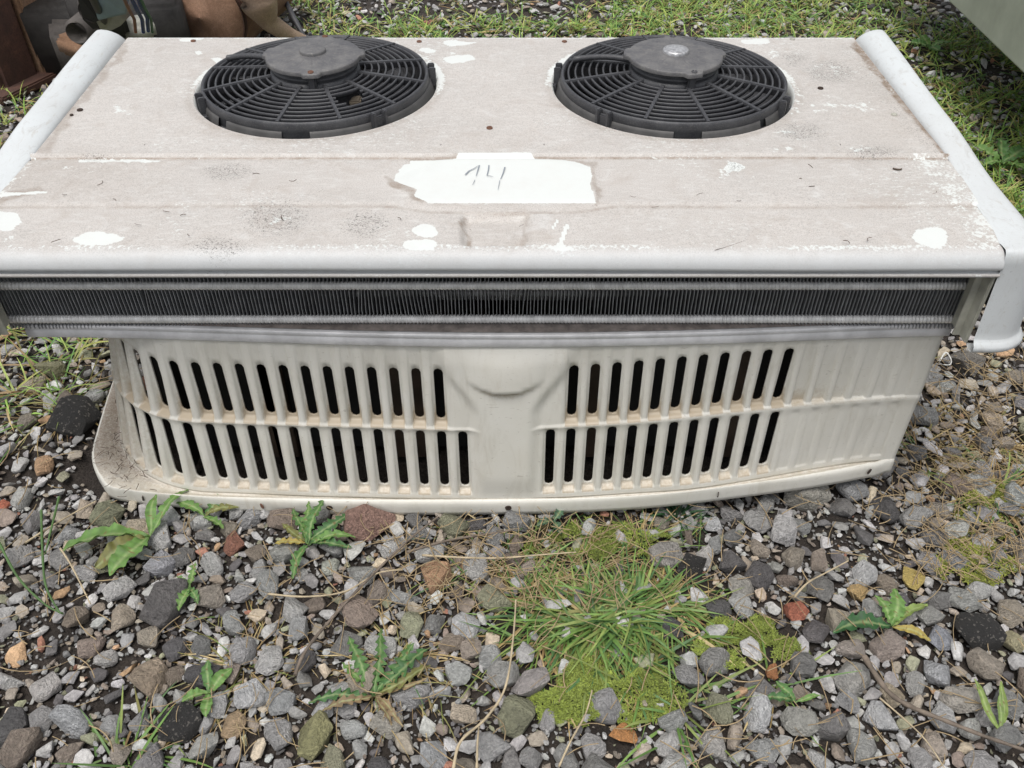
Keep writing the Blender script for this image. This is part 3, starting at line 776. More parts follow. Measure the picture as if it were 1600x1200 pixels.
# ------------------------------------------------------------------ fans
def sub(o, par): o.parent = par; return o
def fan_z(r): return .0145 + .0105 * (1 - (r / .158) ** 1.6)
def make_fan(name, cx, cy, phase, silver, broken):
    prof = [(.150, -.05), (.1525, -.02), (.1545, .008), (.1560, .0138), (.1580, .0150), (.1600, .0142), (.1608, .011), (.1612, .0035), (.1604, .0015), (.1600, -.03)]
    f = lathe(name, prof, M_plast, None, 128); f.parent = unit; f.matrix_parent_inverse = UINV; f.location = (cx, cy, ZT)
    f['label'] = 'left fan with dull black motor cap and rusty screws' if not silver else 'right fan with a silver badge on its motor cap'
    # skirt plate below
    sub(lathe('shroud_plate', [(.1600, -.0095), (.1640, -.0105), (.1690, -.0180), (.1760, -.028)], M_plast, None, 96), f)
    for a_, b_ in ((-84, -52), (-128, -97), (-48, 8), (-190, -134)):
        lathe('shroud_skirt', [(.1608, .0030), (.1622, .0026), (.1634, -.0010), (.1665, -.0110), (.1690, -.0170)], M_skirt, f, 40, None, True, math.radians(a_), math.radians(b_))
    arms = [math.radians(phase + 30 * k) for k in range(12)]
    r0, r1 = .056, .158
    spoke_me = None
    for k, a in enumerate(arms):
        if spoke_me is None:
            bm = bmesh.new(); n = 7
            ring = []
            for i in range(n):
                r = r0 + (r1 - r0) * i / (n - 1); z = fan_z(r); w = .0030 - .0006 * i / n; h = .010
                ring.append([bm.verts.new((r, s * w * q, z + dz)) for s, q, dz in ((-1, .5, -h), (-1, 1, -.0012), (-1, .8, .0012), (1, .8, .0012), (1, 1, -.0012), (1, .5, -h))])
            for i in range(n - 1):
                for q in range(6): bm.faces.new((ring[i][q], ring[i + 1][q], ring[i + 1][(q + 1) % 6], ring[i][(q + 1) % 6]))
            bmesh.ops.recalc_face_normals(bm, faces=bm.faces[:]); spoke_me = bpy.data.meshes.new('spoke'); bm.to_mesh(spoke_me); bm.free(); spoke_me.materials.append(M_plast)
        o = bpy.data.objects.new('spoke', spoke_me); COL.objects.link(o); o.parent = f; o.rotation_euler = (0, 0, a)
    # concentric guard rings; some are snapped out on one fan
    for i in range(9):
        r = .070 + (.1495 - .070) * i / 8; z = fan_z(r)
        w, h = .0014, .0060
        prof = [(r - w * .6, z - h), (r - w, z - .0008), (r - w * .3, z), (r + w * .3, z), (r + w, z - .0008), (r + w * .6, z - h), (r - w * .6, z - h)]
        if broken and i in (3, 4, 5):
            g0 = math.radians(-90 + 25 + (4 if i in (5,) else 0)); g1 = math.radians(-90 + [0, 0, 0, 46, 44, 40, 50, 36][i])
            lathe('guard_ring', prof, M_plast, f, 110, None, True, g1, g0 + 2 * PI)
        else: lathe('guard_ring', prof, M_plast, f, 120)
    sub(lathe('hub_ring', [(.050, .010), (.050, .0235), (.056, .0250), (.0625, .0245), (.0640, .018), (.0635, .010)], M_plast, None, 72), f)
    sub(lathe('motor_drum', [(.0590, .012), (.0595, .027), (.0612, .0285), (.0612, .0305), (.0570, .0315), (.0570, .0350), (.0600, .0365), (.0600, .0400), (.050, .0405)], M_plast, None, 72), f)
    # motor cap: lobed plate with radial grooves
    N, K = 192, 16; th = np.arange(N) / N * 2 * PI
    lobes = np.zeros(N)
    for a0, hw_, am in ((-90 + (7 if not silver else 14), 13, .0075), (85, 13, .006), (172, 15, .006), (8, 12, .006)):
        d = np.abs((np.degrees(th) - a0 + 180) % 360 - 180); lobes = np.maximum(lobes, am * (1 - sst(hw_ * .6, hw_, d)))
    Ro = .0665 + lobes
    pr_ = [(1, -.0055), (1.0, -.001), (.985, .0003)] + [(q, .0003 + .0035 * (1 - q ** 2)) for q in np.linspace(.95, .0, K)]
    rows_ = []
    for q, dz in pr_:
        r = np.maximum(Ro * q, 1e-5) if q > .86 else np.maximum(.0665 * q, 1e-5)
        gr = np.zeros(N)
        if .36 < q < .82:
            a = (np.degrees(th) + phase) % 24; gr = -.0009 * np.exp(-((a - 12) / 1.6) ** 2) * sst(.36, .44, q) * (1 - sst(.70, .80, q))
        if q <= .25: gr = gr + .0035
        rows_.append(np.stack([r * np.cos(th), r * np.sin(th), .0440 - .0005 + dz + gr], -1))
    cap = sub(link('motor_cap', mkmesh('motor_cap', np.array(rows_).reshape(-1, 3), gridfaces(len(rows_), N, wrap=True), True), M_cap), f)
    sub(lathe('cap_badge', [(.0185, .046), (.0185, .0500), (.0170, .0515), (.0120, .0522), (.0001, .0526)], M_silver if silver else M_cap, None, 40), f)
    for a0 in (-90 + (7 if not silver else 14), 85):
        a = math.radians(a0); q = (.0675 * math.cos(a), .0675 * math.sin(a), .0440)
        sub(lathe('cap_screw', [(.0042, 0), (.0040, .0016), (.0028, .0022), (.0026, .0010), (.0001, .0010)], M_rustscrew if not silver else M_plast, None, 14, q), f)
        bmq = bmesh.new(); box_bm(bmq, (q[0] * .93, q[1] * .93, .030), (.011, .011, .022)); sub(bmobj('screw_boss', bmq, M_plast, None, .002), f)
    # clips on the rim
    for a0 in ((-90 - 62, -90 + 39, 100, 10) if not silver else (-90 - 41, -90 + 58, 80, 170)):
        a = math.radians(a0); M = Matrix.Rotation(a, 4, 'Z'); bmq = bmesh.new()
        for dy in (-.0085, .0085): box_bm(bmq, (.1655, dy, .003), (.010, .0055, .028), M)
        box_bm(bmq, (.1640, 0, .0), (.006, .020, .020), M); box_bm(bmq, (.169, .024, -.006), (.007, .010, .005), M)
        sub(bmobj('rim_clip', bmq, M_plast, None, .0012), f)
    # cable arm towards the rear left
    a = math.radians(166 if not silver else 168)
    p0 = np.array([.060 * math.cos(a), .060 * math.sin(a), .031]); p1 = np.array([.146 * math.cos(a - .10), .146 * math.sin(a - .10), .0195])
    pts_ = [p0 + (p1 - p0) * t + np.array([0, 0, .004 * math.sin(t * PI)]) for t in np.linspace(0, 1, 8)]
    sub(tube('cable_sleeve', pts_, [.0045, .0045, .0042, .0040, .0040, .0040, .0042, .0046], M_plast, n=10), f)
    # blades
    bl = None
    for k in range(9):
        if bl is None:
            rr = np.linspace(.055, .148, 7); cc = np.linspace(-.5, .5, 6); V = []
            for r in rr:
                ch = .042 + .018 * (r - .05) / .1; sweep = .35 * (r - .05) / .1
                for c_ in cc:
                    ang = sweep + c_ * ch / r; V.append((r * math.cos(ang), r * math.sin(ang), -.020 + c_ * .022 + .004 * (1 - 4 * c_ * c_)))
            bl = mkmesh('fan_blade', np.array(V), gridfaces(7, 6), True); bl.materials.append(M_plast)
        o = bpy.data.objects.new('fan_blade', bl); COL.objects.link(o); o.parent = f; o.rotation_euler = (0, 0, k * 2 * PI / 9 + .2)
        mm = o.modifiers.new('t', 'SOLIDIFY'); mm.thickness = .002
    sub(lathe('blade_hub', [(.060, -.04), (.058, -.006), (.05, 0), (.0001, .0)], M_plast, None, 48), f)
    return f
make_fan('fan', *FANS[0], -90 - 9, False, True)
make_fan('fan', *FANS[1], -90 + 9, True, False)

for (px, py, dz, sx, sy) in ((556, 158, -.012, .016, .022), (586, 155, -.010, .014, .018)):
    X, Y = bp(px, py, D_TOP - dz); unitpart(box('broken_fragment', (X, Y, ZT + dz), (sx, sy, .008), flat('tan_fragment', (.30, .25, .19), .8), None, .002))
# ================================================================== STONES
protos = []
def make_proto(seed, kind=0):
    r = random.Random(seed); bm = bmesh.new()
    sx, sy, sz = 1, r.uniform(.62, .95), r.uniform(.42, .72)
    n = r.randint(11, 20)
    pts_ = []
    for i in range(n):
        v = Vector((r.gauss(0, 1), r.gauss(0, 1), r.gauss(0, 1))).normalized() * r.uniform(.82, 1.0)
        # boxier direction for broken rock
        m = max(abs(v.x), abs(v.y), abs(v.z)); v = v.lerp(v / m * .85, .35)
        pts_.append(Vector((v.x * sx, v.y * sy, v.z * sz)))
    for p in pts_: bm.verts.new(p)
    res = bmesh.ops.convex_hull(bm, input=bm.verts[:])
    junk = [g for g in res.get('geom_interior', []) + res.get('geom_unused', []) if isinstance(g, bmesh.types.BMVert)]
    if junk: bmesh.ops.delete(bm, geom=list(set(junk)), context='VERTS')
    bmesh.ops.dissolve_limit(bm, angle_limit=math.radians(12), verts=bm.verts[:], edges=bm.edges[:])
    try: bmesh.ops.bevel(bm, geom=bm.edges[:], offset=r.uniform(.05, .11), segments=1 if kind else 2, affect='EDGES', clamp_overlap=True, profile=.6)
    except Exception: pass
    bmesh.ops.triangulate(bm, faces=bm.faces[:])
    if not kind:
        bmesh.ops.subdivide_edges(bm, edges=[e for e in bm.edges if e.calc_length() > .45], cuts=1)
        bmesh.ops.triangulate(bm, faces=bm.faces[:])
        for v in bm.verts:
            nz = mnoise.noise_vector(v.co * 2.3 + Vector((seed, 0, 0)))
            v.co += nz * .05
    bmesh.ops.recalc_face_normals(bm, faces=bm.faces[:])
    V = np.array([v.co[:] for v in bm.verts]); Fc = np.array([[v.index for v in f.verts] for f in bm.faces]); bm.free()
    return V, Fc
for s_i in range(36): 
    bm_v = make_proto(100 + s_i, 0); protos.append(bm_v)
lowp = [make_proto(300 + s_i, 1) for s_i in range(16)]
proto_me = []
for V, Fc in protos:
    me = mkmesh('stone', V, Fc, False); me.materials.append(M_stone_o); proto_me.append(me)
for me in proto_me:
    me.polygons.foreach_set('use_smooth', np.ones(len(me.polygons), bool))
    try: me.set_sharp_from_angle(angle=math.radians(28))
    except Exception: pass

PAL = [((.31, .305, .295), 30), ((.235, .23, .225), 24), ((.36, .355, .345), 14), ((.17, .165, .16), 10), ((.085, .08, .08), 7), ((.26, .225, .185), 13), ((.20, .165, .135), 10), ((.22, .22, .15), 6), ((.36, .30, .23), 5), ((.27, .13, .09), 1.8), ((.34, .22, .13), 1.6)]
pw = np.array([p[1] for p in PAL], float); pw /= pw.sum()
def pick_col(r=None):
    i = rng.choice(len(PAL), p=pw); c = np.array(PAL[i][0]); return np.clip(c * 1.5 * rng.uniform(.82, 1.18) * (1 + rng.normal(0, .012, 3)), .01, .8)
# the ground patch under the unit's walls that stones may not pierce
def blocked(x, y, r):
    if y + r * .3 > .80 + .08 * float(sst(.1, .45, x)) and y < 1.40 and -.55 - r < x < .535 + r: 
        return True
    # flange footprint
    if -.64 < x < .56:
        yo = np.interp(x, [-.64, -.60, -.55, -.45, -.017, .2, .4, .55], [.86, .82, .80, .79, .785, .81, .855, .885])
        if y + r * .35 > yo and y < 1.0: return True
    return False
bare = [(1340, 850, 110, 45), (60, 960, 75, 110), (470, 850, 30, 20)]         # patches of open soil (px)
mossy = [(960, 1000, 190, 140), (1150, 1010, 100, 50), (930, 850, 120, 45)]
cell = .03; hashg = {}
def free(x, y, r, f):
    i, j = int(x // cell), int(y // cell)
    for a in range(i - 2, i + 3):
        for b in range(j - 2, j + 3):
            for (X, Y, R) in hashg.get((a, b), ()):
                if (X - x) ** 2 + (Y - y) ** 2 < ((R + r) * f) ** 2: return False
    return True
def put(x, y, r): hashg.setdefault((int(x // cell), int(y // cell)), []).append((x, y, r))

stones_big = []           # (x,y,r,color,proto,mat)
special = []
# stones one can point at: px, py, width px, aspect, colour, label, proto, material, rotation
SP = [
 (262, 948, 84, .95, (.115, .108, .105), 'large flat dark charcoal slab of stone beside the dock leaves', 3, 0, .3),
 (224, 1062, 74, .95, (.27, .215, .16), 'big beige-brown pitted rock with a dark hollow, left of the dry grass', 7, 0, 1.2),
 (108, 1126, 70, .62, (.33, .335, .34), 'pale grey oval stone lying on bare soil at the lower left', 9, 0, -.5),
 (578, 826, 84, .66, (.25, .155, .125), 'large reddish-brown rock tucked under the front flange of the unit', 11, 0, 0),
 (632, 925, 56, .95, (.33, .33, .32), 'rounded white-speckled grey stone just right of the long twig', 14, 0, .4),
 (488, 1148, 58, 1.3, (.235, .225, .115), 'long olive-yellow flat stone with a small leaf over its top', 5, 0, 1.35),
 (1522, 988, 84, .75, (.045, .043, .042), 'large lump of old asphalt full of pale chips on the right', 17, 1, .1),
 (1425, 898, 42, 1.0, (.52, .33, .11), 'bright yellow-orange angular stone on the right', 2, 0, .8),
 (1344, 924, 38, .75, (.47, .30, .14), 'pale orange flat chip left of the bright yellow stone', 6, 0, .2),
 (1242, 954, 38, .95, (.33, .12, .075), 'red brick fragment among grey stones, left of the green curled leaf', 8, 0, 2.2),
 (974, 1148, 40, 1.1, (.42, .20, .075), 'orange-brown rusty stone in front of the moss', 10, 0, .5),
 (945, 1107, 60, 1.0, (.27, .265, .265), 'grey angular stone sitting in the moss below the big grass tuft', 12, 0, 1.9),
 (830, 1076, 68, .62, (.30, .275, .265), 'oblong pinkish-grey stone left of the big grass tuft', 15, 0, .6),
 (1332, 1056, 62, .95, (.31, .30, .28), 'large light grey faceted stone below the green curled leaf', 19, 0, .2),
 (1505, 1089, 66, .66, (.34, .315, .28), 'wide light beige-grey stone near the right edge above the stick', 21, 0, -.1),
 (1467, 1045, 40, 1.45, (.32, .325, .335), 'tall bluish-grey pebble standing left of the asphalt lump', 23, 0, 1.5),
 (1470, 994, 42, .95, (.29, .30, .33), 'bluish-grey rounded stone just left of the asphalt lump', 25, 0, 2.5),
 (1330, 1012, 50, .62, (.32, .28, .25), 'pinkish-beige block directly under the green curled leaf', 27, 0, .1),
 (1388, 1008, 58, .75, (.30, .25, .22), 'heart-shaped brownish stone right of the pinkish-beige block', 29, 0, .4),
 (252, 886, 42, 1.05, (.31, .31, .33), 'rounded lilac-grey stone right of the dock leaves', 31, 0, 1.0),
 (29, 868, 46, .95, (.30, .29, .28), 'rough grey stone at the left edge above the bare soil', 33, 0, .7),
 (92, 873, 42, .8, (.31, .30, .29), 'grey stone touching the two long grass stalks on the left', 1, 0, 2.0),
 (187, 969, 46, .9, (.34, .29, .23), 'cream-beige stone left of the dark slab', 4, 0, .9),
 (122, 972, 40, 1.2, (.20, .165, .13), 'brown upright stone under the dock leaves', 13, 0, 1.5),
 (320, 835, 32, .8, (.26, .25, .24), 'grey stone in the shade of the flange near its left corner', 16, 0, .2),
 (512, 890, 36, .9, (.36, .37, .32), 'round pale lichen-green pebble beside the toothed-leaf weed', 18, 0, 0),
 (468, 985, 34, 1.3, (.33, .33, .325), 'smooth egg-shaped light grey pebble left of the long twig', 20, 0, 1.5),
 (603, 1132, 50, 1.0, (.33, .31, .27), 'speckled cream and grey stone at the foot of the withered weed', 22, 0, 1.1),
 (770, 1158, 54, 1.05, (.31, .305, .30), 'large round grey stone at the bottom edge, left of the pale straw', 24, 0, .3),
 (435, 1096, 54, .8, (.28, .285, .285), 'grey angular stone below the dry grass, left of centre', 26, 0, .1),
 (675, 1175, 52, .9, (.32, .325, .33), 'bluish-grey stone at the bottom edge under the withered weed', 28, 0, 2),
 (1050, 985, 34, 1.2, (.085, .083, .085), 'dark crusty stone at the right side of the big grass tuft', 30, 0, 1.5),
 (1080, 893, 52, .9, (.095, .09, .088), 'dark chipped asphalt nugget right of the upper moss', 32, 1, 1.2),
 (1040, 870, 58, .8, (.28, .265, .245), 'wide grey-beige stone left of the dark asphalt nugget', 34, 0, .3),
 (1158, 918, 42, 1.0, (.31, .295, .265), 'round beige-grey pebble right of the dark asphalt nugget', 35, 0, .2),
 (1120, 955, 46, .75, (.10, .097, .095), 'charcoal stone below the round beige-grey pebble', 0, 0, .1),
 (1072, 1068, 52, .95, (.245, .24, .235), 'grey angular stone at the right edge of the moss', 2, 0, 2.8),
 (1118, 1040, 60, .8, (.24, .235, .225), 'pair-topped grey stone lying in the right-hand moss', 9, 0, .6),
 (1110, 1172, 60, .85, (.32, .305, .285), 'big beige-grey stone at the bottom, right of the orange rock', 7, 0, 1.5),
 (1208, 1048, 24, 1.2, (.40, .18, .08), 'orange brick piece beside the grass blades, right of the moss', 3, 0, .5),
 (280, 1130, 66, 1.1, (.075, .072, .072), 'large black cindery lump at the lower left', 17, 1, .8),
 (362, 1132, 46, 1.0, (.35, .255, .16), 'tan-ochre flat stone right of the black cindery lump', 12, 0, .8),
 (318, 1168, 58, .6, (.35, .345, .32), 'long pale stone at the bottom left under the black lump', 15, 0, .7),
 (490, 1178, 0, 1, (.2, .2, .2), '', 0, 0, 0),
 (1250, 1130, 62, .75, (.28, .275, .25), 'greenish-grey broad stone left of the bottom right stick', 21, 0, -.3),
 (1540, 1120, 0, 1, (.2, .2, .2), '', 0, 0, 0),
 (1498, 873, 52, .8, (.27, .275, .285), 'blue-grey slab in the yellow moss on the right', 23, 0, -.5),
 (1548, 897, 36, 1.1, (.27, .27, .275), 'upright grey wedge at the right edge of the yellow moss', 4, 0, 1.5),
 (1580, 1000, 44, .9, (.33, .30, .19), 'smooth olive-tan pebble at the right edge under the asphalt lump', 18, 0, .2),
 (1262, 775, 74, .62, (.30, .285, .25), 'flat beige-grey stone wedged under the right part of the flange', 31, 0, .2),
 (1330, 768, 52, .8, (.25, .25, .25), 'grey block beneath the right corner of the flange', 33, 0, .3),
 (1440, 645, 56, .66, (.24, .24, .235), 'slanted grey stone right of the louvre panel', 1, 0, -.7),
 (1520, 560, 64, .7, (.19, .175, .155), 'flat brown-grey slab below the right end of the cover', 6, 0, .1),
 (1487, 553, 20, .9, (.44, .44, .43), 'small white pebble beside the loop of white cord', 20, 0, .3),
 (1560, 572, 0, 1, (.2, .2, .2), '', 0, 0, 0),
 (120, 660, 72, 1.1, (.075, .07, .068), 'large dark clinker beside the left corner of the flange', 30, 1, 1.2),
 (80, 585, 50, .6, (.22, .21, .13), 'mossy yellow-green stone left of the louvre panel', 13, 0, .4),
 (55, 605, 48, .6, (.35, .30, .23), 'pale tan wedge of stone left of the mossy stone', 6, 0, .5),
 (8, 790, 22, .9, (.42, .14, .085), 'bright red brick bit at the left edge', 8, 0, .3),
]
def stone_obj(x, y, rad, asp, rz, z, pi, colr, name='stone', matid=0, seed=0, par=None):
    me = proto_me[pi % len(proto_me)]
    if matid:
        key_ = 'asp%d' % (pi % len(proto_me))
        if key_ not in cache: cache[key_] = me.copy(); cache[key_].materials.clear(); cache[key_].materials.append(M_asph2)
        me = cache[key_]
    o = bpy.data.objects.new(name, me); COL.objects.link(o)
    V = protos[pi % len(protos)][0]; ex = np.abs(V).max(0)
    o.scale = (rad / ex[0], rad * asp / ex[1], rad * .62 / max(ex[2], .3))
    o.location = (x, y, z); R_ = random.Random(int(x * 9999) + seed)
    o.rotation_euler = (R_.uniform(-.22, .22), R_.uniform(-.22, .22), rz)
    colr = tuple(np.clip(np.array(colr) * (1.35 if par is not None else 1.75), 0, .75))
    o.color = (*colr, 1)
    if par is not None: o.parent = par
    return o
cache = {}
def asph2():
    t = MT('asphalt_lump_unit', .85)
    w_ = t.n.new('ShaderNodeVectorMath'); w_.operation = 'ADD'; t.l.new(t.co, w_.inputs[0]); t.l.new(t.scalevec((.22, .22, .22), t.noise(5, 3, .6, out='Color')), w_.inputs[1])
    vec = w_.outputs[0]; v = t.vor(11.0, vec=vec); v2 = t.vor(11.0, out='Color', vec=vec)
    sep = t.n.new('ShaderNodeSeparateColor'); t.l.new(v2, sep.inputs[0])
    thr = t.math('ADD', .18, t.math('MULTIPLY', sep.outputs[2], .35))
    chips = t.math('MULTIPLY', t.ramp(t.math('SUBTRACT', thr, v), [(.0, 0), (.05, 1)]), t.ramp(sep.outputs[0], [(.35, 0), (.40, 1)]))
    n_ = t.noise(9, 6, .8)
    c = t.mix(chips, t.mix(n_, (.03, .029, .028), (.10, .095, .09)), t.mix(sep.outputs[1], (.14, .13, .12), (.36, .33, .29)))
    t.bump(t.math('ADD', chips, t.math('MULTIPLY', n_, 2)), .9, .14); return t.col(c).m
M_asph2 = asph2()
for (px, py, wpx, asp, colr, lab, pi, mt, rz) in SP:
    if wpx == 0: continue
    X, Y = bp(px, py, CAMH - .012)
    Zc = C_ * Y + S_ * (CAMH - .012); rad = wpx / F * Zc / 2
    a2 = min(max(asp, .55), 1.0); 
    if asp > 1: rad = rad * asp; a2 = 1 / asp
    o = stone_obj(X, Y, rad, a2 if a2 > .5 else .5, rz, float(gz(X, Y)) + rad * .30, pi, colr, 'stone', mt, 3)
    tag(o, lab, 'stone'); put(X, Y, rad * .95)
# random large stones as parts of the ground
def inframe(x, y, m=40):
    a, b = pr(x, y, CAMH); return -m < a < 1600 + m and -m < b < 1200 + m
def zone(px, py, L):
    return any(((px - a) / c) ** 2 + ((py - b) / d) ** 2 < 1 for a, b, c, d in L)
cnt = 0; tries = 0
while cnt < 245 and tries < 90000:
    tries += 1
    x, y = rng.uniform(-.85, .85), (rng.uniform(.38, .80) if rng.random() < .85 else rng.uniform(.8, 1.1))
    if not inframe(x, y): continue
    px, py = pr(x, y, CAMH)
    r = rng.uniform(.0140, .0205) if rng.random() < .65 else rng.uniform(.0190, .0250)
    if blocked(x, y, r) or zone(px, py, bare) or zone(px, py, mossy) or (px < 250 and py < 1120 and rng.random() < .6): continue
    if not free(x, y, r, .78): continue
    put(x, y, r * .92); cnt += 1
    stone_obj(x, y, r, rng.uniform(.66, .98), rng.uniform(0, 2 * PI), float(gz(x, y)) + r * rng.uniform(.15, .42), int(rng.integers(0, 36)), pick_col(), 'stone', 0, cnt, ground)
# the rest of the gravel, joined
def scatter(n, rmin, rmax, region, P, frac, overlap, zf, dens=None, usehash=True, flat_=.62):
    VV, FF, CC = [], [], []; off = 0; k = 0; tries = 0
    while k < n and tries < n * 14:
        tries += 1
        x, y = rng.uniform(region[0], region[1]), rng.uniform(region[2], region[3])
        if not inframe(x, y, 60): 
            if rng.random() < .80: continue
        px, py = pr(x, y, CAMH)
        r = rmin + (rmax - rmin) * rng.random() ** 1.5
        if dens is not None and rng.random() > dens(px, py): continue
        if blocked(x, y, r): continue
        if usehash:
            if not free(x, y, r, overlap): continue
            put(x, y, r)
        V, Fc = P[int(rng.integers(0, len(P)))]
        s = np.array([r, r * rng.uniform(.65, 1), r * rng.uniform(.5, .95) * flat_ / .6])
        a, b, c_ = rng.uniform(0, 2 * PI), rng.normal(0, .28), rng.normal(0, .28)
        M = np.array((Matrix.Rotation(a, 3, 'Z') @ Matrix.Rotation(b, 3, 'X') @ Matrix.Rotation(c_, 3, 'Y')))
        W = (V * s) @ M.T + np.array([x, y, float(gz(x, y)) + r * rng.uniform(*zf)])
        VV.append(W); FF.append(Fc + off); off += len(W); CC.append(np.broadcast_to(pick_col(), W.shape)); k += 1
    return np.concatenate(VV), np.concatenate(FF), np.concatenate(CC)
def d_med(px, py):
    if zone(px, py, bare): return .12
    if zone(px, py, mossy): return .03
    if px < 230 and 800 < py < 1120: return .75
    return 1
parts_ = [scatter(1100, .0125, .0205, (-.80, .80, .36, .82), protos, 1, .74, (.10, .40), d_med), scatter(2600, .011, .020, (-1.7, 1.7, 1.35, 3.0), protos, 1, .76, (.10, .40), d_med),
          scatter(330, .011, .021, (.50, 1.15, .62, 1.5), protos, 1, .74, (.10, .40), d_med), scatter(330, .011, .021, (-1.2, -.48, .62, 1.4), protos, 1, .74, (.10, .40), d_med),
          scatter(1300, .005, .011, (.50, 1.15, .62, 1.5), lowp, 1, .7, (.10, .45), d_med), scatter(1300, .005, .011, (-1.2, -.48, .62, 1.4), lowp, 1, .7, (.10, .45), d_med),
          scatter(2600, .0055, .012, (-.80, .80, .36, .82), protos, 1, .70, (.05, .5), d_med), scatter(4200, .006, .013, (-1.9, 1.9, .75, 3.2), lowp, 1, .72, (.05, .4), d_med)]
V1, F1, C1, off = [], [], [], 0
for v_, f_, c_ in parts_: V1.append(v_); F1.append(f_ + off); C1.append(c_); off += len(v_)
V1, F1, C1 = np.concatenate(V1), np.concatenate(F1), np.concatenate(C1) * 1.0
print('gravel tris', len(F1))
me = mkmesh('gravel', V1, F1, True, None, C1)
try: me.set_sharp_from_angle(angle=math.radians(28))
except Exception: pass
tag(link('gravel', me, M_stone_a), kind='stuff', label='loose crushed gravel of grey, brown and brick-red stones covering the yard', cat='gravel')
g1 = scatter(9000, .0018, .0060, (-.80, .80, .36, .82), lowp, 1, .75, (-.1, .5), lambda a, b: 1 if not zone(a, b, mossy) else .03, False)
g2 = scatter(9000, .0022, .0065, (-1.6, 1.6, .8, 2.4), lowp, 1, .75, (-.1, .5), lambda a, b: 1, False)
V2, F2, C2 = np.concatenate([g1[0], g2[0]]), np.concatenate([g1[1], g2[1] + len(g1[0])]), np.concatenate([g1[2], g2[2]]) * .62
me = mkmesh('grit', V2, F2, False, None, C2)
tag(link('grit', me, M_stone_a), kind='stuff', label='fine dark grit filling the gaps between the stones', cat='grit')

# ================================================================== VEGETATION
def blades(specs):
    """specs: list of (x,y,z, dirx,diry, length, width, lift, droop, colour) -> joined strip mesh"""
    n = len(specs); K = 6
    A = np.array([s[:9] for s in specs], float); Cc = np.array([s[9] for s in specs], float)
    t = np.linspace(0, 1, K)
    bx, by, bz, dx, dy, ln, w, lift, droop = [A[:, i][:, None] for i in range(9)]
    h = lift * t - droop * t ** 2; hor = np.sqrt(np.clip(1 - lift ** 2 * .6, .15, 1)) * t
    side_c = rng.normal(0, .10, (n, 1)) * t ** 2
    X = bx + ln * (dx * hor - dy * side_c); Y = by + ln * (dy * hor + dx * side_c); Z = bz + ln * h
    Z = np.maximum(Z, bz + .0015)
    wt = w * np.array([.7, 1, 1, .85, .6, .08])[None] * .5
    tw = rng.uniform(-.6, .6, (n, 1))
    Px = np.stack([X - dy * -1 * wt, X + dy * -1 * wt], -1); Py = np.stack([Y - dx * wt, Y + dx * wt], -1); Pz = np.stack([Z - tw * wt, Z + tw * wt], -1)
    V = np.stack([Px, Py, Pz], -1).reshape(-1, 3)
    base = np.arange(n)[:, None] * (2 * K)
    q = np.arange(K - 1)[None] * 2
    a = base + q; Fc = np.stack([a, a + 1, a + 3, a + 2], -1).reshape(-1, 4)
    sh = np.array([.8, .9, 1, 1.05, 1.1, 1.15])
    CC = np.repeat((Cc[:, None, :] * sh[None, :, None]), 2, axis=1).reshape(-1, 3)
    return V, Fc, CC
GREENS = [(.13, .24, .055), (.17, .28, .07), (.10, .19, .05), (.24, .31, .085), (.08, .17, .055), (.20, .25, .07)]
STRAWS = [(.38, .28, .12), (.46, .36, .18), (.30, .20, .09), (.26, .25, .09)]
def rc(L): return np.array(L[rng.integers(0, len(L))]) * rng.uniform(.8, 1.2)
def tuft_specs(cx, cy, n, spread, lmin, lmax, w, lift=(.35, .95), straw=.15, droop=(.2, .7), greens=GREENS):
    out = []
    for i in range(n):
        a = rng.uniform(0, 2 * PI); d = spread * abs(rng.normal(0, .5)); x, y = cx + d * math.cos(a), cy + d * math.sin(a)
        b = a + rng.normal(0, .7)
        l = rng.uniform(*lift); st_ = rng.random() < straw
        out.append((x, y, float(gz(x, y)) - .002, math.cos(b), math.sin(b), rng.uniform(lmin, lmax), w * rng.uniform(.6, 1.2), l * (.6 if st_ else 1), rng.uniform(*droop) * l, rc(STRAWS if st_ else greens)))
    return out
def tuft(px, py, n, spread, lmin, lmax, w, label, **k):
    x, y = bp(px, py, CAMH - .004); V, Fc, CC = blades(tuft_specs(x, y, n, spread, lmin, lmax, w, **k))
    return tag(link('grass_tuft', mkmesh('grass_tuft', V, Fc, True, None, CC), M_grass), label, 'grass tuft')
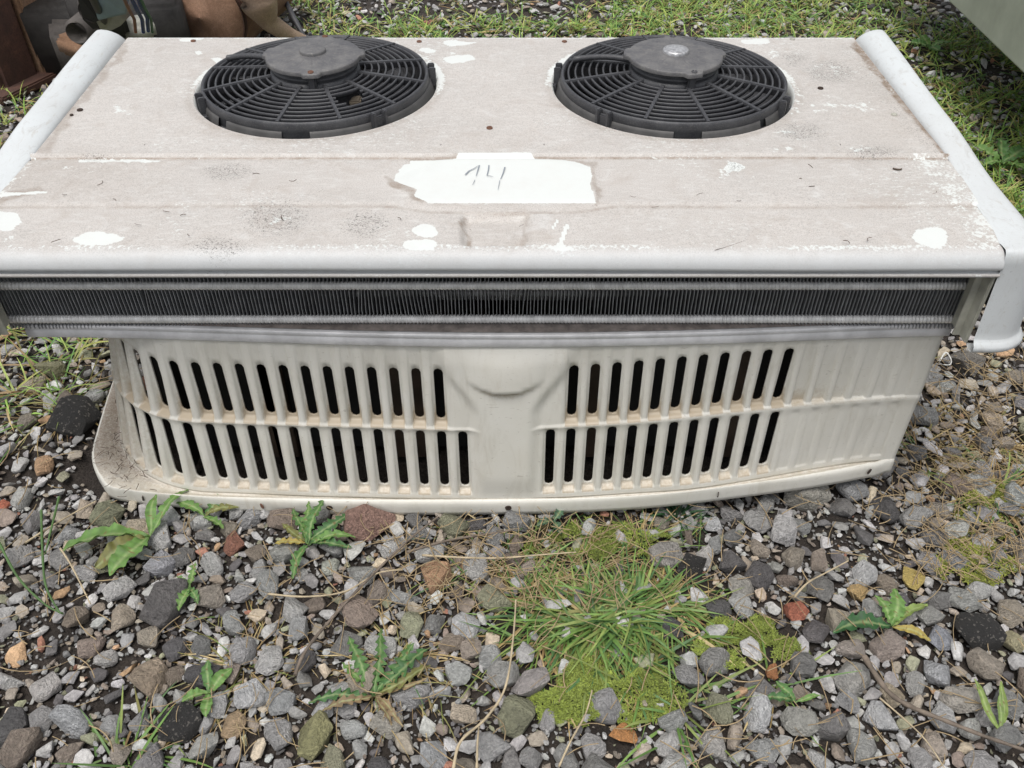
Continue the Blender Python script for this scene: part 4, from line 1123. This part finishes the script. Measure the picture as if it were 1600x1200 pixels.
# main tuft is several crowns in one
def multi(crowns, label, name='grass_tuft'):
    sp = []
    for (px, py, n, spread, lmin, lmax, w, k) in crowns:
        x, y = bp(px, py, CAMH - .004); sp += tuft_specs(x, y, n, spread, lmin, lmax, w, **k)
    V, Fc, CC = blades(sp); return tag(link(name, mkmesh(name, V, Fc, True, None, CC), M_grass), label, 'grass tuft')
FLATL = dict(lift=(.15, .7), droop=(.3, .8))
LOW = dict(lift=(.05, .5), droop=(.3, .9))
multi([(885, 955, 130, .07, .03, .085, .0030, dict(straw=.2, **LOW)), (930, 985, 190, .06, .035, .09, .0033, dict(straw=.12, **FLATL)), (985, 960, 180, .055, .035, .09, .0034, dict(straw=.15, **FLATL)), (960, 1015, 120, .05, .035, .085, .003, dict(straw=.25, **LOW)),
       (1045, 945, 90, .05, .03, .075, .0028, dict(straw=.35, **LOW)), (850, 1000, 90, .08, .03, .08, .0026, dict(straw=.45, **LOW)), (815, 930, 110, .09, .03, .08, .0020, dict(straw=.65, **LOW)), (1010, 1050, 60, .06, .03, .07, .0024, dict(straw=.35, **LOW)),
       (900, 900, 110, .08, .03, .08, .0018, dict(straw=.7, **LOW)), (1090, 990, 50, .06, .03, .07, .0018, dict(straw=.6, **LOW)), (930, 960, 150, .10, .02, .06, .0018, dict(straw=.95, **LOW))],
      'large bright green grass tuft growing in the middle of the foreground gravel')
tuft(1062, 800, 95, .014, .03, .065, .0024, 'small dark green spiky grass tuft right under the front flange', straw=.02, lift=(.3, .9), greens=[(.03, .085, .035), (.04, .11, .04)])
tuft(1055, 1120, 22, .05, .04, .10, .0034, 'sprawling broad-bladed grass clump below the moss, right of centre', straw=.08, **FLATL)
tuft(1215, 1070, 14, .02, .05, .12, .003, 'few long thin grass blades right of the mossy patch', straw=.2, **FLATL)
tuft(200, 1192, 60, .05, .03, .085, .0032, 'low green grass at the bottom left corner of the foreground', straw=.3, **FLATL)
tuft(1560, 780, 110, .05, .04, .10, .0026, 'yellowing grass tuft at the right edge beside the yellow moss', straw=.75, lift=(.3, .9))
tuft(1440, 700, 60, .07, .03, .09, .002, 'thin dry yellow grass right of the louvre panel', straw=.85, **FLATL)
tuft(1555, 690, 90, .08, .03, .10, .0018, 'tangle of dead orange-brown grass at the right edge', straw=1.0, **FLATL)
tuft(385, 1045, 130, .07, .03, .08, .0015, 'patch of straw-coloured grass between the beige rock and the withered weed', straw=.95, **FLATL)
tuft(1000, 860, 130, .09, .03, .08, .0016, 'wispy dry grass over the upper moss under the flange', straw=.8, **FLATL)
tuft(780, 870, 170, .11, .03, .09, .0016, 'wispy dry grass below the middle of the flange', straw=.85, **FLATL)
tuft(620, 1040, 150, .06, .03, .08, .0015, 'dry straw around the withered weed in the left foreground', straw=.95, **FLATL)
tuft(100, 640, 90, .06, .04, .11, .0016, 'dry tangled grass left of the louvre panel', straw=.8, **FLATL)

# moss
def moss(parts, label, tint):
    sp = []
    for px, py, rx, ry, n in parts:
        for i in range(n):
            a, r = rng.uniform(0, 2 * PI), math.sqrt(rng.random())
            qx, qy = px + rx * r * math.cos(a) * (1 + .25 * math.sin(3 * a)), py + ry * r * math.sin(a)
            x, y = bp(qx, qy, CAMH); b = rng.uniform(0, 2 * PI); cush = sst(.25, .7, vnoise(x, y, 42, 9)); m = .001 + .011 * cush * (1 - .7 * r ** 3)
            if vnoise(x, y, 38, 14) * .6 + vnoise(x, y, 90, 15) * .4 < .22 + .42 * r ** 3: continue
            sp.append((x, y, float(gz(x, y)) + m, math.cos(b), math.sin(b), rng.uniform(.003, .0065), .0013, rng.uniform(.4, .95), .2, np.array(tint) * rng.uniform(.6, 1.4) * (.75 + .5 * vnoise(x, y, 25, 16)) * (1, 1, rng.uniform(.8, 1.2))))
    V, Fc, CC = blades(sp)
    return tag(link('moss', mkmesh('moss', V, Fc, True, None, CC), M_moss), label, 'moss', kind='stuff')
moss([(950, 1085, 135, 62, 9000), (1150, 1010, 100, 42, 6000), (940, 845, 110, 40, 5000), (880, 1100, 60, 40, 2500)], 'bright yellow-green moss around the large grass tuft', (.215, .265, .055))
moss([(1530, 870, 75, 55, 5000), (1540, 790, 60, 40, 2500)], 'yellow-green moss at the right edge', (.27, .30, .06))

# broad leaves
def leaf_mesh(L, W, teeth, curl, fold, colr, lobed=0., n=44, asym=0):
    """ragged leaf: jagged lobes differ left and right, pale midrib, cockled blade, bent tip"""
    t = np.linspace(0, 1, n); base = W * np.clip(np.sin(PI * t ** 1.15), 0, 1) ** .7 * .85
    sides = []
    for sd in range(2):
        ph = rng.uniform(0, 1); k = max(teeth, 3)
        saw = ((t * k * rng.uniform(.9, 1.1) + ph) % 1)
        cut = (saw ** 1.3) * (lobed * 1.25) + .10 * rng.random(n)
        sides.append(np.maximum(base * (1 - np.clip(cut, 0, .85)), .0009))
    m = 7; s = np.linspace(-1, 1, m)
    Yv = np.where(s[None] < 0, sides[0][:, None], sides[1][:, None]) * s[None]
    back = np.abs(s)[None] ** 1.5 * lobed * .10 * L * np.sin(PI * t)[:, None]
    X = (t * L)[:, None] - back
    q1, q2 = rng.uniform(0, 6, 2)
    Zv = (curl * L * (np.sin(t * 2.4) * .42 - t * .42))[:, None] + fold * np.abs(s)[None] * np.abs(Yv) + .10 * W * np.sin(t * 23 + q1)[:, None] * np.abs(s)[None] * np.sign(s)[None] + .08 * W * np.sin(t * 37 + q2)[:, None] * s[None] ** 2
    Yv = Yv + asym * L * (t ** 2)[:, None] + .02 * L * np.sin(t * 7 + q1)[:, None]
    V = np.stack([X, Yv, Zv], -1).reshape(-1, 3)
    C = np.array(colr)[None, None] * np.ones((n, m, 1))
    C = C * (.82 + .36 * vnoise(np.repeat(t[:, None], m, 1) * 9 + q1, np.repeat(s[None], n, 0) * 2, 1.0, 3))[..., None]
    vein = np.abs(np.sin(t * 26)[:, None]) > .93
    C = np.where((np.abs(s)[None] < .1)[..., None], C * .5 + np.array((.20, .24, .11)), C); C = np.where(vein[..., None], C * .85 + .015, C)
    brown = (vnoise(np.repeat(t[:, None], m, 1) * 14 + q2, np.repeat(s[None], n, 0) * 3, 1.0, 7) > .86)[..., None]
    C = np.where(brown, np.array((.20, .14, .06)), C)
    return mkmesh('leaf', V, gridfaces(n, m), True, None, C.reshape(-1, 3))
def weed(px, py, leaves, label, name='weed', zoff=.006, cat='weed'):
    x, y = bp(px, py, CAMH - .01); root = empty(name, (x, y, float(gz(x, y)) + zoff + .010)); tag(root, label, cat)
    for (ang, L, W, teeth, lobed, pitch, colr) in leaves:
        me = leaf_mesh(L, W, teeth, rng.uniform(.2, .6), rng.uniform(.1, .5), colr, lobed, asym=rng.uniform(-.18, .18)); o = link('leaf', me, M_leaf, root)
        o.rotation_euler = (rng.uniform(-.35, .35), -math.radians(pitch * .7), math.radians(ang + rng.uniform(-8, 8)))
    return root
G1, G2, G3 = (.085, .19, .05), (.13, .25, .06), (.06, .15, .045)
OL, YE = (.17, .17, .05), (.36, .28, .07)
# two big dock leaves on the left, and their crown by the flange
weed(240, 850, [(200, .115, .020, 9, .12, 3, G2), (215, .075, .019, 0, 0, 10, OL), (95, .06, .009, 0, 0, 30, G2), (62, .085, .010, 7, .3, 15, G2), (165, .05, .006, 0, 0, 8, OL), (250, .075, .019, 0, 0, 14, G2)], 'dock weed with two big green leaves lying on the stones, left foreground')
weed(484, 864, [(128, .060, .010, 6, .5, 20, G1), (100, .062, .009, 7, .5, 25, G2), (70, .068, .012, 7, .5, 22, G1), (48, .070, .012, 8, .45, 15, G3), (20, .062, .010, 6, .4, 10, G2), (-10, .058, .012, 6, .5, 6, G3), (-95, .055, .011, 7, .4, 4, G1), (175, .045, .008, 5, .3, 5, YE), (150, .05, .009, 5, .4, 12, OL)], 'toothed-leaf dandelion rosette below the left half of the flange')
weed(322, 815, [(150, .05, .010, 5, .3, 15, G2), (60, .055, .012, 6, .5, 20, G1), (20, .05, .010, 6, .5, 12, OL), (-40, .04, .009, 5, .4, 8, G2)], 'leafy weed half under the left part of the flange')
weed(588, 1095, [(95, .085, .011, 8, .6, 12, G1), (118, .085, .012, 8, .55, 8, G1), (140, .06, .010, 7, .6, 8, G2), (60, .075, .013, 8, .6, 10, G1), (42, .085, .015, 8, .6, 8, G3), (20, .07, .010, 6, .5, 5, OL), (175, .075, .010, 7, .6, 4, G3), (200, .06, .008, 6, .5, 4, (.2, .14, .07)), (-40, .05, .006, 5, .4, 3, (.24, .17, .09)), (-70, .04, .006, 4, .4, 3, (.22, .15, .08)), (5, .06, .005, 4, .4, 4, (.28, .2, .1))], 'withered dandelion with ragged green leaves in the left foreground')
weed(300, 925, [(80, .035, .009, 5, .5, 20, G2), (-95, .035, .010, 5, .5, 5, G2), (-60, .03, .008, 4, .5, 5, G1), (150, .025, .007, 4, .4, 10, G2)], 'small ragged green seedling leaning on the large dark slab')
weed(330, 1090, [(110, .04, .009, 3, .2, 15, G1), (60, .035, .009, 0, 0, 15, G2), (-80, .03, .008, 0, 0, 5, G2), (200, .03, .009, 0, 0, 10, G2)], 'little round-leaved seedling right of the beige-brown rock')
weed(1390, 985, [(178, .075, .016, 6, .25, 8, (.035, .11, .035)), (60, .05, .014, 6, .3, 22, G2), (20, .06, .008, 0, 0, 10, (.22, .30, .08)), (-30, .045, .007, 0, 0, 5, YE), (100, .04, .010, 5, .3, 25, G2)], 'curled bright green dock leaves on the stones at the right')
weed(1240, 1105, [(170, .035, .009, 4, .3, 10, G3), (130, .03, .008, 4, .3, 12, G1), (20, .03, .004, 0, 0, 10, G2)], 'small dark green leaf among stones right of centre at the bottom')
weed(865, 822, [(200, .025, .009, 4, .3, 10, (.06, .12, .07)), (60, .025, .009, 4, .3, 14, (.07, .14, .08)), (-60, .025, .009, 4, .3, 8, (.06, .13, .07))], 'tiny blue-green clover-like plant just under the middle of the flange')
weed(1560, 1150, [(110, .06, .005, 0, 0, 30, (.2, .28, .07)), (60, .06, .005, 0, 0, 25, (.2, .28, .07)), (85, .045, .004, 0, 0, 40, (.16, .24, .06))], 'pale green narrow-leaved sprout at the bottom right by the stick')
weed(1565, 255, [(90, .08, .02, 5, .2, 30, G1), (150, .07, .022, 5, .2, 22, G2), (30, .08, .022, 5, .2, 20, G1), (200, .06, .02, 4, .2, 12, G2), (-60, .07, .02, 4, .2, 10, G2)], 'broad-leaved green weed at the right edge beside the cover')
weed(1450, 80, [(100, .06, .018, 0, 0, 25, G2), (200, .06, .018, 0, 0, 20, G1), (0, .06, .018, 0, 0, 20, G2), (-80, .055, .018, 0, 0, 15, G1)], 'small round-leaved weed behind the right rail of the cover')

# straws and twigs: one object each, built along pixel-measured ground points
def straw(name, pts_, r, mat, label, z=.022, cat='twig'):
    P = []
    for i, (a, b) in enumerate(pts_):
        X, Y = bp(a, b, CAMH - z); P.append((X, Y, z + .003 * math.sin(i * 2.1) + float(gz(X, Y)) * .5))
    P = np.array(P); k = len(P); tt = np.linspace(0, k - 1, k * 7)
    Q = np.zeros((len(tt), 3))
    for c_ in range(3):
        for q_, t_ in enumerate(tt):
            i = min(int(t_), k - 2); f = t_ - i; p = P[:, c_]; p0, p1, p2, p3 = p[max(i - 1, 0)], p[i], p[i + 1], p[min(i + 2, k - 1)]
            Q[q_, c_] = .5 * (2 * p1 + (p2 - p0) * f + (2 * p0 - 5 * p1 + 4 * p2 - p3) * f * f + (-p0 + 3 * p1 - 3 * p2 + p3) * f ** 3)
    o = tube(name, Q, r * (1 - .45 * np.linspace(0, 1, len(Q))) * (1 + .12 * np.sin(np.arange(len(Q)) * 1.3)), mat, n=7)
    return tag(o, label, cat)
straw('twig', [(462, 1058), (480, 1020), (530, 955), (590, 895), (640, 850), (684, 810)], .0022, M_twig, 'long grey-brown twig slanting up to the flange in the left foreground', .032)
straw('dry_stem', [(420, 931), (480, 937), (540, 926), (590, 900), (630, 895)], .0014, M_straw2, 'pale bent stem crossing the long twig', .030, 'stem')
straw('dry_stem', [(708, 1200), (720, 1160), (760, 1120), (790, 1075), (802, 1000), (806, 940)], .0018, M_straw2, 'long pale curved straw rising from the bottom edge near the middle', .040, 'stem')
straw('dry_stem', [(745, 1200), (746, 1165), (748, 1135)], .0016, M_straw2, 'short pale upright straw at the bottom edge near the middle', .030, 'stem')
straw('dry_stem', [(873, 1200), (892, 1160), (915, 1115), (925, 1080)], .0013, M_straw2, 'yellow straw stem crossing the stones below the moss', .034, 'stem')
straw('stick', [(1350, 1025), (1385, 1080), (1425, 1100), (1480, 1125), (1540, 1150), (1605, 1170)], .0034, M_twig, 'brown woody stick running to the right edge in the bottom right corner', .032, 'stick')
straw('dry_stem', [(1375, 1090), (1440, 1150), (1480, 1200)], .0011, M_straw2, 'thin pale stem in the bottom right below the stick', .030, 'stem')
straw('dry_stem', [(635, 868), (700, 850), (760, 835), (800, 830)], .0020, M_twig, 'reddish-brown stem lying under the flange', .024, 'stem')
straw('dry_stem', [(660, 872), (720, 876), (780, 872), (850, 868), (900, 868)], .0015, M_straw2, 'pale straw lying level under the flange', .026, 'stem')
straw('dry_stem', [(1240, 936), (1260, 915), (1290, 895), (1325, 878)], .0014, M_straw2, 'pale straw over the grey stones right of centre', .030, 'stem')
straw('dry_stem', [(40, 850), (90, 820), (150, 785)], .0016, M_straw2, 'straw stem leaning up to the left corner of the flange', .028, 'stem')
straw('dry_stem', [(95, 858), (115, 890), (142, 945)], .0015, M_straw2, 'short straw lying beside the dock leaves', .030, 'stem')
straw('dry_stem', [(1470, 560), (1478, 550), (1488, 556), (1486, 566), (1474, 569)], .0016, flat('white_cord', (.7, .7, .66), .6), 'loop of white cord on the gravel right of the louvre panel', .022, 'cord')
for (pts_, lab) in (([(66, 800), (68, 860), (72, 915), (92, 955), (100, 962)], 'left upright green stalk beside the dock leaves'), ([(94, 780), (82, 830), (70, 865)], 'right green stalk crossing the upright one'), ([(0, 850), (30, 905), (70, 945), (100, 962)], 'green stalk arching from the left edge')):
    st_ = straw('grass_stalk', pts_, .0018, flat('green_stalk', (.085, .16, .05), .5), lab, .035, 'grass stalk')
# litter of thin straw bits
V3, F3 = [], []; off = 0
for i in range(1300):
    a, b = rng.uniform(0, 1600), rng.uniform(560, 1200)
    if rng.random() < .35: a, b = rng.normal(1500, 70), rng.uniform(540, 900)
    elif rng.random() < .3: a, b = rng.normal(800, 150), rng.uniform(815, 950)
    X, Y = bp(a, b, CAMH - .02)
    if blocked(X, Y, .02): continue
    L = rng.uniform(.015, .06); an = rng.uniform(0, PI); cv = rng.normal(0, .35)
    t = np.linspace(-.5, .5, 5); P = np.stack([X + L * (t * math.cos(an) - cv * t * t * math.sin(an)), Y + L * (t * math.sin(an) + cv * t * t * math.cos(an)), np.full(5, .018 + rng.uniform(-.006, .010)) + float(gz(X, Y)) + .004 * t], -1)
    v, f = tube_arr(P, rng.uniform(.0003, .0008), 4, False); V3.append(v); F3.append(np.array(f) + off); off += len(v)
tag(link('straw_litter', mkmesh('straw_litter', np.concatenate(V3), np.concatenate(F3), True), M_straw), 'thin bits of dead straw strewn over the gravel', 'straw', kind='stuff')

# grass beyond and beside the unit
sp = []; G_BACK = [tuple(np.array(g_) * (1.5, 1.45, 1.2)) for g_ in GREENS] + [(.34, .36, .10)]
def turf(n, x0, x1, y0, y1, prob, lmin, lmax, w, straw_p, lift=(.4, .95)):
    for i in range(n):
        x, y = rng.uniform(x0, x1), rng.uniform(y0, y1)
        px, py = pr(x, y, CAMH)
        if rng.random() > prob(px, py, x, y): continue
        if -.70 < x < .62 and .7 < y < 1.44: continue
        for k in range(int(rng.integers(5, 13))):
            a = rng.uniform(0, 2 * PI); xx, yy = x + rng.normal(0, .012), y + rng.normal(0, .012); l = rng.uniform(*lift); st_ = rng.random() < straw_p
            sp.append((xx, yy, float(gz(xx, yy)) - .002, math.cos(a), math.sin(a), rng.uniform(lmin, lmax), w * rng.uniform(.6, 1.3), l * (.7 if st_ else 1), rng.uniform(.2, .7) * l, rc(STRAWS if st_ else G_BACK)))
def pback(px, py, x, y):
    n_ = vnoise(x, y, 4.2, 21)
    d = sst(.36, .55, n_)
    if px < 460: d *= .25
    if 560 < px < 940 and py < 42: d *= .15
    if 460 < px < 560 : d = max(d, .5)
    if py > 34 and px > 560: d = max(d, .55)
    if 940 < px < 1450: d = max(d, .8)
    return d
turf(6500, -1.5, 2.0, 1.42, 3.4, pback, .03, .08, .0032, .28)
def pright(px, py, x, y): return 0 if py > 470 else .55 * sst(.45, .62, vnoise(x, y, 6, 22)) + (.35 if 150 < py < 480 else 0)
turf(520, .62, 1.15, .85, 1.7, pright, .04, .12, .003, .35)
turf(200, -1.3, -.70, .95, 1.5, lambda px, py, x, y: .5, .05, .13, .003, .3)
turf(300, .60, 1.1, .80, 1.7, lambda *a: .35, .02, .06, .0016, 1.0, (.1, .5))
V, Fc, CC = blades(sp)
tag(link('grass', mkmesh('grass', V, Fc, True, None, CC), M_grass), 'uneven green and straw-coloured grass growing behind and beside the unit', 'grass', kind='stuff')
# small broad-leaved ground plants among the far grass, one mass
sp = []
for i in range(900):
    x, y = rng.uniform(-.6, 1.6), rng.uniform(1.43, 2.9)
    px, py = pr(x, y, CAMH)
    if rng.random() > pback(px, py, x, y) * .9: continue
    for k in range(5):
        a = rng.uniform(0, 2 * PI); sp.append((x, y, float(gz(x, y)), math.cos(a), math.sin(a), rng.uniform(.015, .035), rng.uniform(.008, .015), rng.uniform(.2, .6), .3, rc(GREENS)))
V, Fc, CC = blades(sp)
tag(link('ground_cover', mkmesh('ground_cover', V, Fc, True, None, CC), M_leaf), 'low broad-leaved weeds in the grass behind the unit', 'ground cover', kind='stuff')

# ================================================================== BACKGROUND THINGS
# greenish-grey metal cabinet, upper right
bx0, by0 = bp(1478, 0, CAMH - .20); bx1, by1 = bp(1600, 118, CAMH - .20)
d = Vector((bx1 - bx0, by1 - by0, 0)).normalized(); nrm_ = Vector((-d.y, d.x, 0))
if nrm_.x < 0: nrm_ = -nrm_
cab = empty('metal_cabinet', (bx0, by0, .20)); tag(cab, 'pale grey-green sheet metal box standing at the upper right', 'metal box')
M_cab = flat('grey_green_paint', (.40, .42, .355), .5, 0, .28, 6, .25, .004)
p0 = Vector((bx0, by0, 0)) - d * .45; L_ = 1.5
def wpt(a, b, z): v = p0 + d * a + nrm_ * b; return Vector((v.x, v.y, z))
bm = bmesh.new(); q = [bm.verts.new(wpt(a, b, z)) for a, b, z in ((0, 0, .20), (L_, 0, .20), (L_, .6, .20), (0, .6, .20), (0, 0, 1.05), (L_, 0, 1.05), (L_, .6, 1.05), (0, .6, 1.05))]
for f in ((0, 1, 5, 4), (1, 2, 6, 5), (2, 3, 7, 6), (3, 0, 4, 7), (4, 5, 6, 7), (0, 3, 2, 1)): bm.faces.new([q[i] for i in f])
o = bmobj('shell', bm, M_cab, None, .006, False); o.parent = cab; o.matrix_parent_inverse = Matrix.Translation((-bx0, -by0, -.20))
for a in (.9, L_ - .12):
    for b in (.30, .5):
        v = wpt(a, b, .09); bm = bmesh.new(); box_bm(bm, v, (.08, .08, .218)); o = bmobj('foot', bm, M_rust_dark, None, .004); o.parent = cab; o.matrix_parent_inverse = Matrix.Translation((-bx0, -by0, -.20))
v = wpt(.82, -.001, .34)
# scrap at upper left -------------------------------------------------
def atz(px, py, z): X, Y = bp(px, py, CAMH - z); return Vector((X, Y, z))
# rusty upright beam
a0 = atz(14, 152, 0); a1 = atz(100, 110, 0)
beam = empty('rusty_beam', (a0.x, a0.y, 0)); tag(beam, 'rusty brown steel upright with a tan rusted face at the upper left corner', 'steel beam')
d2 = (a1 - a0); w2 = d2.length; d2.normalize(); n2 = Vector((-d2.y, d2.x, 0))
R3 = Matrix(((d2.x, n2.x, 0), (d2.y, n2.y, 0), (0, 0, 1)))
def bpart(name, c_, s_, mat, bev=.004):
    bm = bmesh.new(); vs_ = box_bm(bm, (0, 0, 0), s_)
    for v in bm.verts: v.co = R3 @ (v.co + Vector(c_)) + a0
    o = bmobj(name, bm, mat, None, bev); o.parent = beam; o.matrix_parent_inverse = Matrix.Translation((-a0.x, -a0.y, 0)); return o
bpart('web', (w2 * .30, .03, .36), (w2 * .62, .06, .74), M_rust_dark, .012)
bpart('flange_plate', (w2 * .80, .035, .36), (w2 * .36, .10, .74), M_rust_tan, .006)
bpart('base_plate', (w2 * .5, .07, .012), (w2 * 1.5, .22, .022), M_rust_dark)
# muffler
m0, m1 = atz(318, 22, .16), atz(402, -10, .19)
muf = empty('rusty_muffler', (m0.x, m0.y, 0)); tag(muf, 'rusty brown muffler drum lying behind the left fan', 'muffler')
def mpart(o): o.parent = muf; o.matrix_parent_inverse = Matrix.Translation((-m0.x, -m0.y, 0)); return o
c1 = atz(335, 10, .14)
ax = Vector((.25, 1, .05)).normalized()
pts_ = [c1 + ax * t for t in (-.085, -.08, -.06, .0, .25, .35)]
mpart(tube('drum', [tuple(p) for p in pts_], [.001, .085, .115, .125, .125, .11], M_rust_muff, n=48))
e = c1 - ax * .072
mpart(tube('end_seam', [tuple(c1 - ax * .06), tuple(c1 - ax * .05)], [.118, .122], M_rust_dark, n=48))
# beige curved pipe
pp = [atz(405, -60, .26), atz(402, -2, .19), atz(420, 34, .125), atz(452, 55, .075), atz(475, 64, .05)]
P = np.array([tuple(p) for p in pp]); tt = np.linspace(0, 4, 26); Q = np.stack([np.interp(tt, range(5), P[:, k]) for k in range(3)], -1)
pipe = tube('exhaust_pipe', Q, np.interp(tt, [0, 1.2, 2, 4], [.062, .050, .026, .016]), M_pipe, n=28)
tag(pipe, 'beige rust-stained flared exhaust pipe pointing down to the right behind the left fan', 'pipe')
pp = [atz(430, -30, .12), atz(455, 20, .08), atz(475, 58, .04), atz(510, 62, .02)]
tag(tube('black_hose', [tuple(p) for p in pp], .008, M_plast, n=10), 'thin black hose just right of the beige pipe', 'hose')
# blue-grey bracket
M_blue = flat('blue_grey_paint', (.27, .35, .36), .45, 0, .3, 12)
br = empty('sheet_metal_bracket', tuple(atz(170, 40, 0))); tag(br, 'pale blue-grey bent metal bracket among the scrap at the upper left', 'bracket'); brl = br.location.copy()
def plate(name, pix, z, th_, mat, par, pl):
    bm = bmesh.new(); vs_ = [bm.verts.new(atz(a, b, z_)) for (a, b, z_) in pix]; f = bm.faces.new(vs_)
    r = bmesh.ops.extrude_face_region(bm, geom=[f]); 
    for v in r['geom']:
        if isinstance(v, bmesh.types.BMVert): v.co += Vector((0, .6, -.6)).normalized() * th_
    o = bmobj(name, bm, mat, None, .002); o.parent = par; o.matrix_parent_inverse = Matrix.Translation(-pl); return o
plate('face_plate', [(138, -20, .40), (205, -20, .40), (196, 20, .34), (152, 30, .33)], 0, .006, M_blue, br, brl)
plate('flange_plate', [(150, 34, .30), (176, 22, .31), (208, 4, .33), (210, 14, .31), (186, 38, .28), (160, 52, .26)], 0, .006, M_steel, br, brl)
plate('side_plate', [(118, -10, .36), (142, -10, .36), (150, 26, .30), (128, 30, .28)], 0, .05, M_black, br, brl)
# engine casting scrap, dark
ec = empty('engine_scrap', tuple(atz(180, 40, 0))); tag(ec, 'dark greasy heap of engine castings behind the left rail', 'engine scrap'); ecl = ec.location.copy()
M_grease = flat('greasy_cast_metal', (.035, .032, .03), .55, .2, .5, 20, .6, .004)
M_grease2 = flat('dusty_cast_metal', (.10, .088, .08), .7, .1, .5, 16, .6, .004)
def epart(o): o.parent = ec; o.matrix_parent_inverse = Matrix.Translation(-ecl); return o
R_ = random.Random(5)
for i, (px, py, z, sx, sy, sz, mat) in enumerate([(190, 30, .10, .40, .35, .22, M_grease), (150, 60, .10, .20, .16, .14, M_grease2), (228, 22, .12, .12, .16, .14, M_grease), (140, 70, .14, .14, .10, .05, M_rust_tan), (215, 45, .16, .08, .07, .05, M_steel), (150, 20, .22, .12, .12, .12, M_grease), (222, 60, .05, .2, .2, .10, M_grease)]):
    c_ = atz(px, py, z); M = Matrix.Translation(c_) @ Matrix.Rotation(R_.uniform(-.6, .6), 4, 'Z') @ Matrix.Rotation(R_.uniform(-.25, .25), 4, 'X')
    bm = bmesh.new(); box_bm(bm, (0, 0, 0), (sx, sy, sz), M); epart(bmobj('casting', bm, mat, None, .012, True, seg=3))
for (px, py, z, r, l) in ((132, 40, .22, .03, .10), (150, 8, .30, .03, .08)):
    c_ = atz(px, py, z); epart(tube('cylinder', [tuple(c_ + Vector((0, -l / 2, 0))), tuple(c_ + Vector((0, -l / 2 + .004, 0))), tuple(c_ + Vector((.02, l / 2, .01)))], [r * .8, r, r], M_grease2, n=24))
for k, (colr, nm, lab) in enumerate((((.03, .06, .22), 'blue_wire', 'blue wires hanging over the scrap at the upper left'), ((.30, .12, .07), 'copper_wire', 'copper-red wire hanging beside the blue wires'), ((.025, .025, .028), 'black_cable', 'black cable looping over the engine scrap'), ((.05, .16, .09), 'green_wire', 'green wire right of the blue wires'))):
    dx = (0, -12, -60, 14)[k]
    pts_ = [atz(200 + dx, -15, .42), atz(212 + dx, 12, .36), atz(222 + dx, 30, .30), atz(224 + dx, 50, .24)]
    P = np.array([tuple(p) for p in pts_]); tt = np.linspace(0, 3, 20); Q = np.stack([np.interp(tt, range(4), P[:, c]) for c in range(3)], -1)
    if k == 0:
        V, Fc = tube_arr(Q, .004, 8); b = len(V); V2_, F2_ = tube_arr(Q + np.array([.012, 0, .003]), .004, 8); o = link(nm, mkmesh(nm, np.concatenate([V, V2_]), Fc + [[b + q for q in f] for f in F2_]), flat('wire_%s' % nm, colr, .4))
    else: o = tube(nm, Q, (.004, .0035, .008, .003)[k], flat('wire_%s' % nm, colr, .4), n=8)
    tag(o, lab, 'wire')

# debris on the ledge and the sheet (tiny dry bits)
V4, F4 = [], []; off = 0
def bit(X, Y, Z, L, r, an, cv, tilt=0):
    global off
    t = np.linspace(-.5, .5, 5); P = np.stack([X + L * (t * math.cos(an) - cv * t * t * math.sin(an)), Y + L * (t * math.sin(an) + cv * t * t * math.cos(an)), Z + L * t * tilt], -1)
    v, f = tube_arr(P, r, 4, False); V4.append(v); F4.append(np.array(f) + off); off += len(v)
for i in range(110):
    a, b = rng.normal(195, 26), rng.normal(716, 28); X, Y = bp(a, b, .893)
    bit(X, Y, CAMH - .893 + .001, rng.uniform(.004, .014), rng.uniform(.0002, .0006), rng.uniform(0, PI), rng.normal(0, .45))
for i in range(26):
    a, b = rng.uniform(60, 1500), rng.uniform(255, 380); X, Y = bp(a, b, D_TOP); bit(X, Y, ZT + .0004, rng.uniform(.003, .012), rng.uniform(.0002, .0005), rng.uniform(0, PI), rng.normal(0, 1))
X, Y = bp(1402, 266, D_TOP); bit(X, Y, ZT + .001, .010, .0012, -.2, .9); X, Y = bp(1145, 378, D_TOP); bit(X, Y, ZT - .004, .045, .0003, .5, .1)
unitpart(tag(link('clinging_debris', mkmesh('clinging_debris', np.concatenate(V4), np.concatenate(F4), True), M_debris), kind='stuff'))
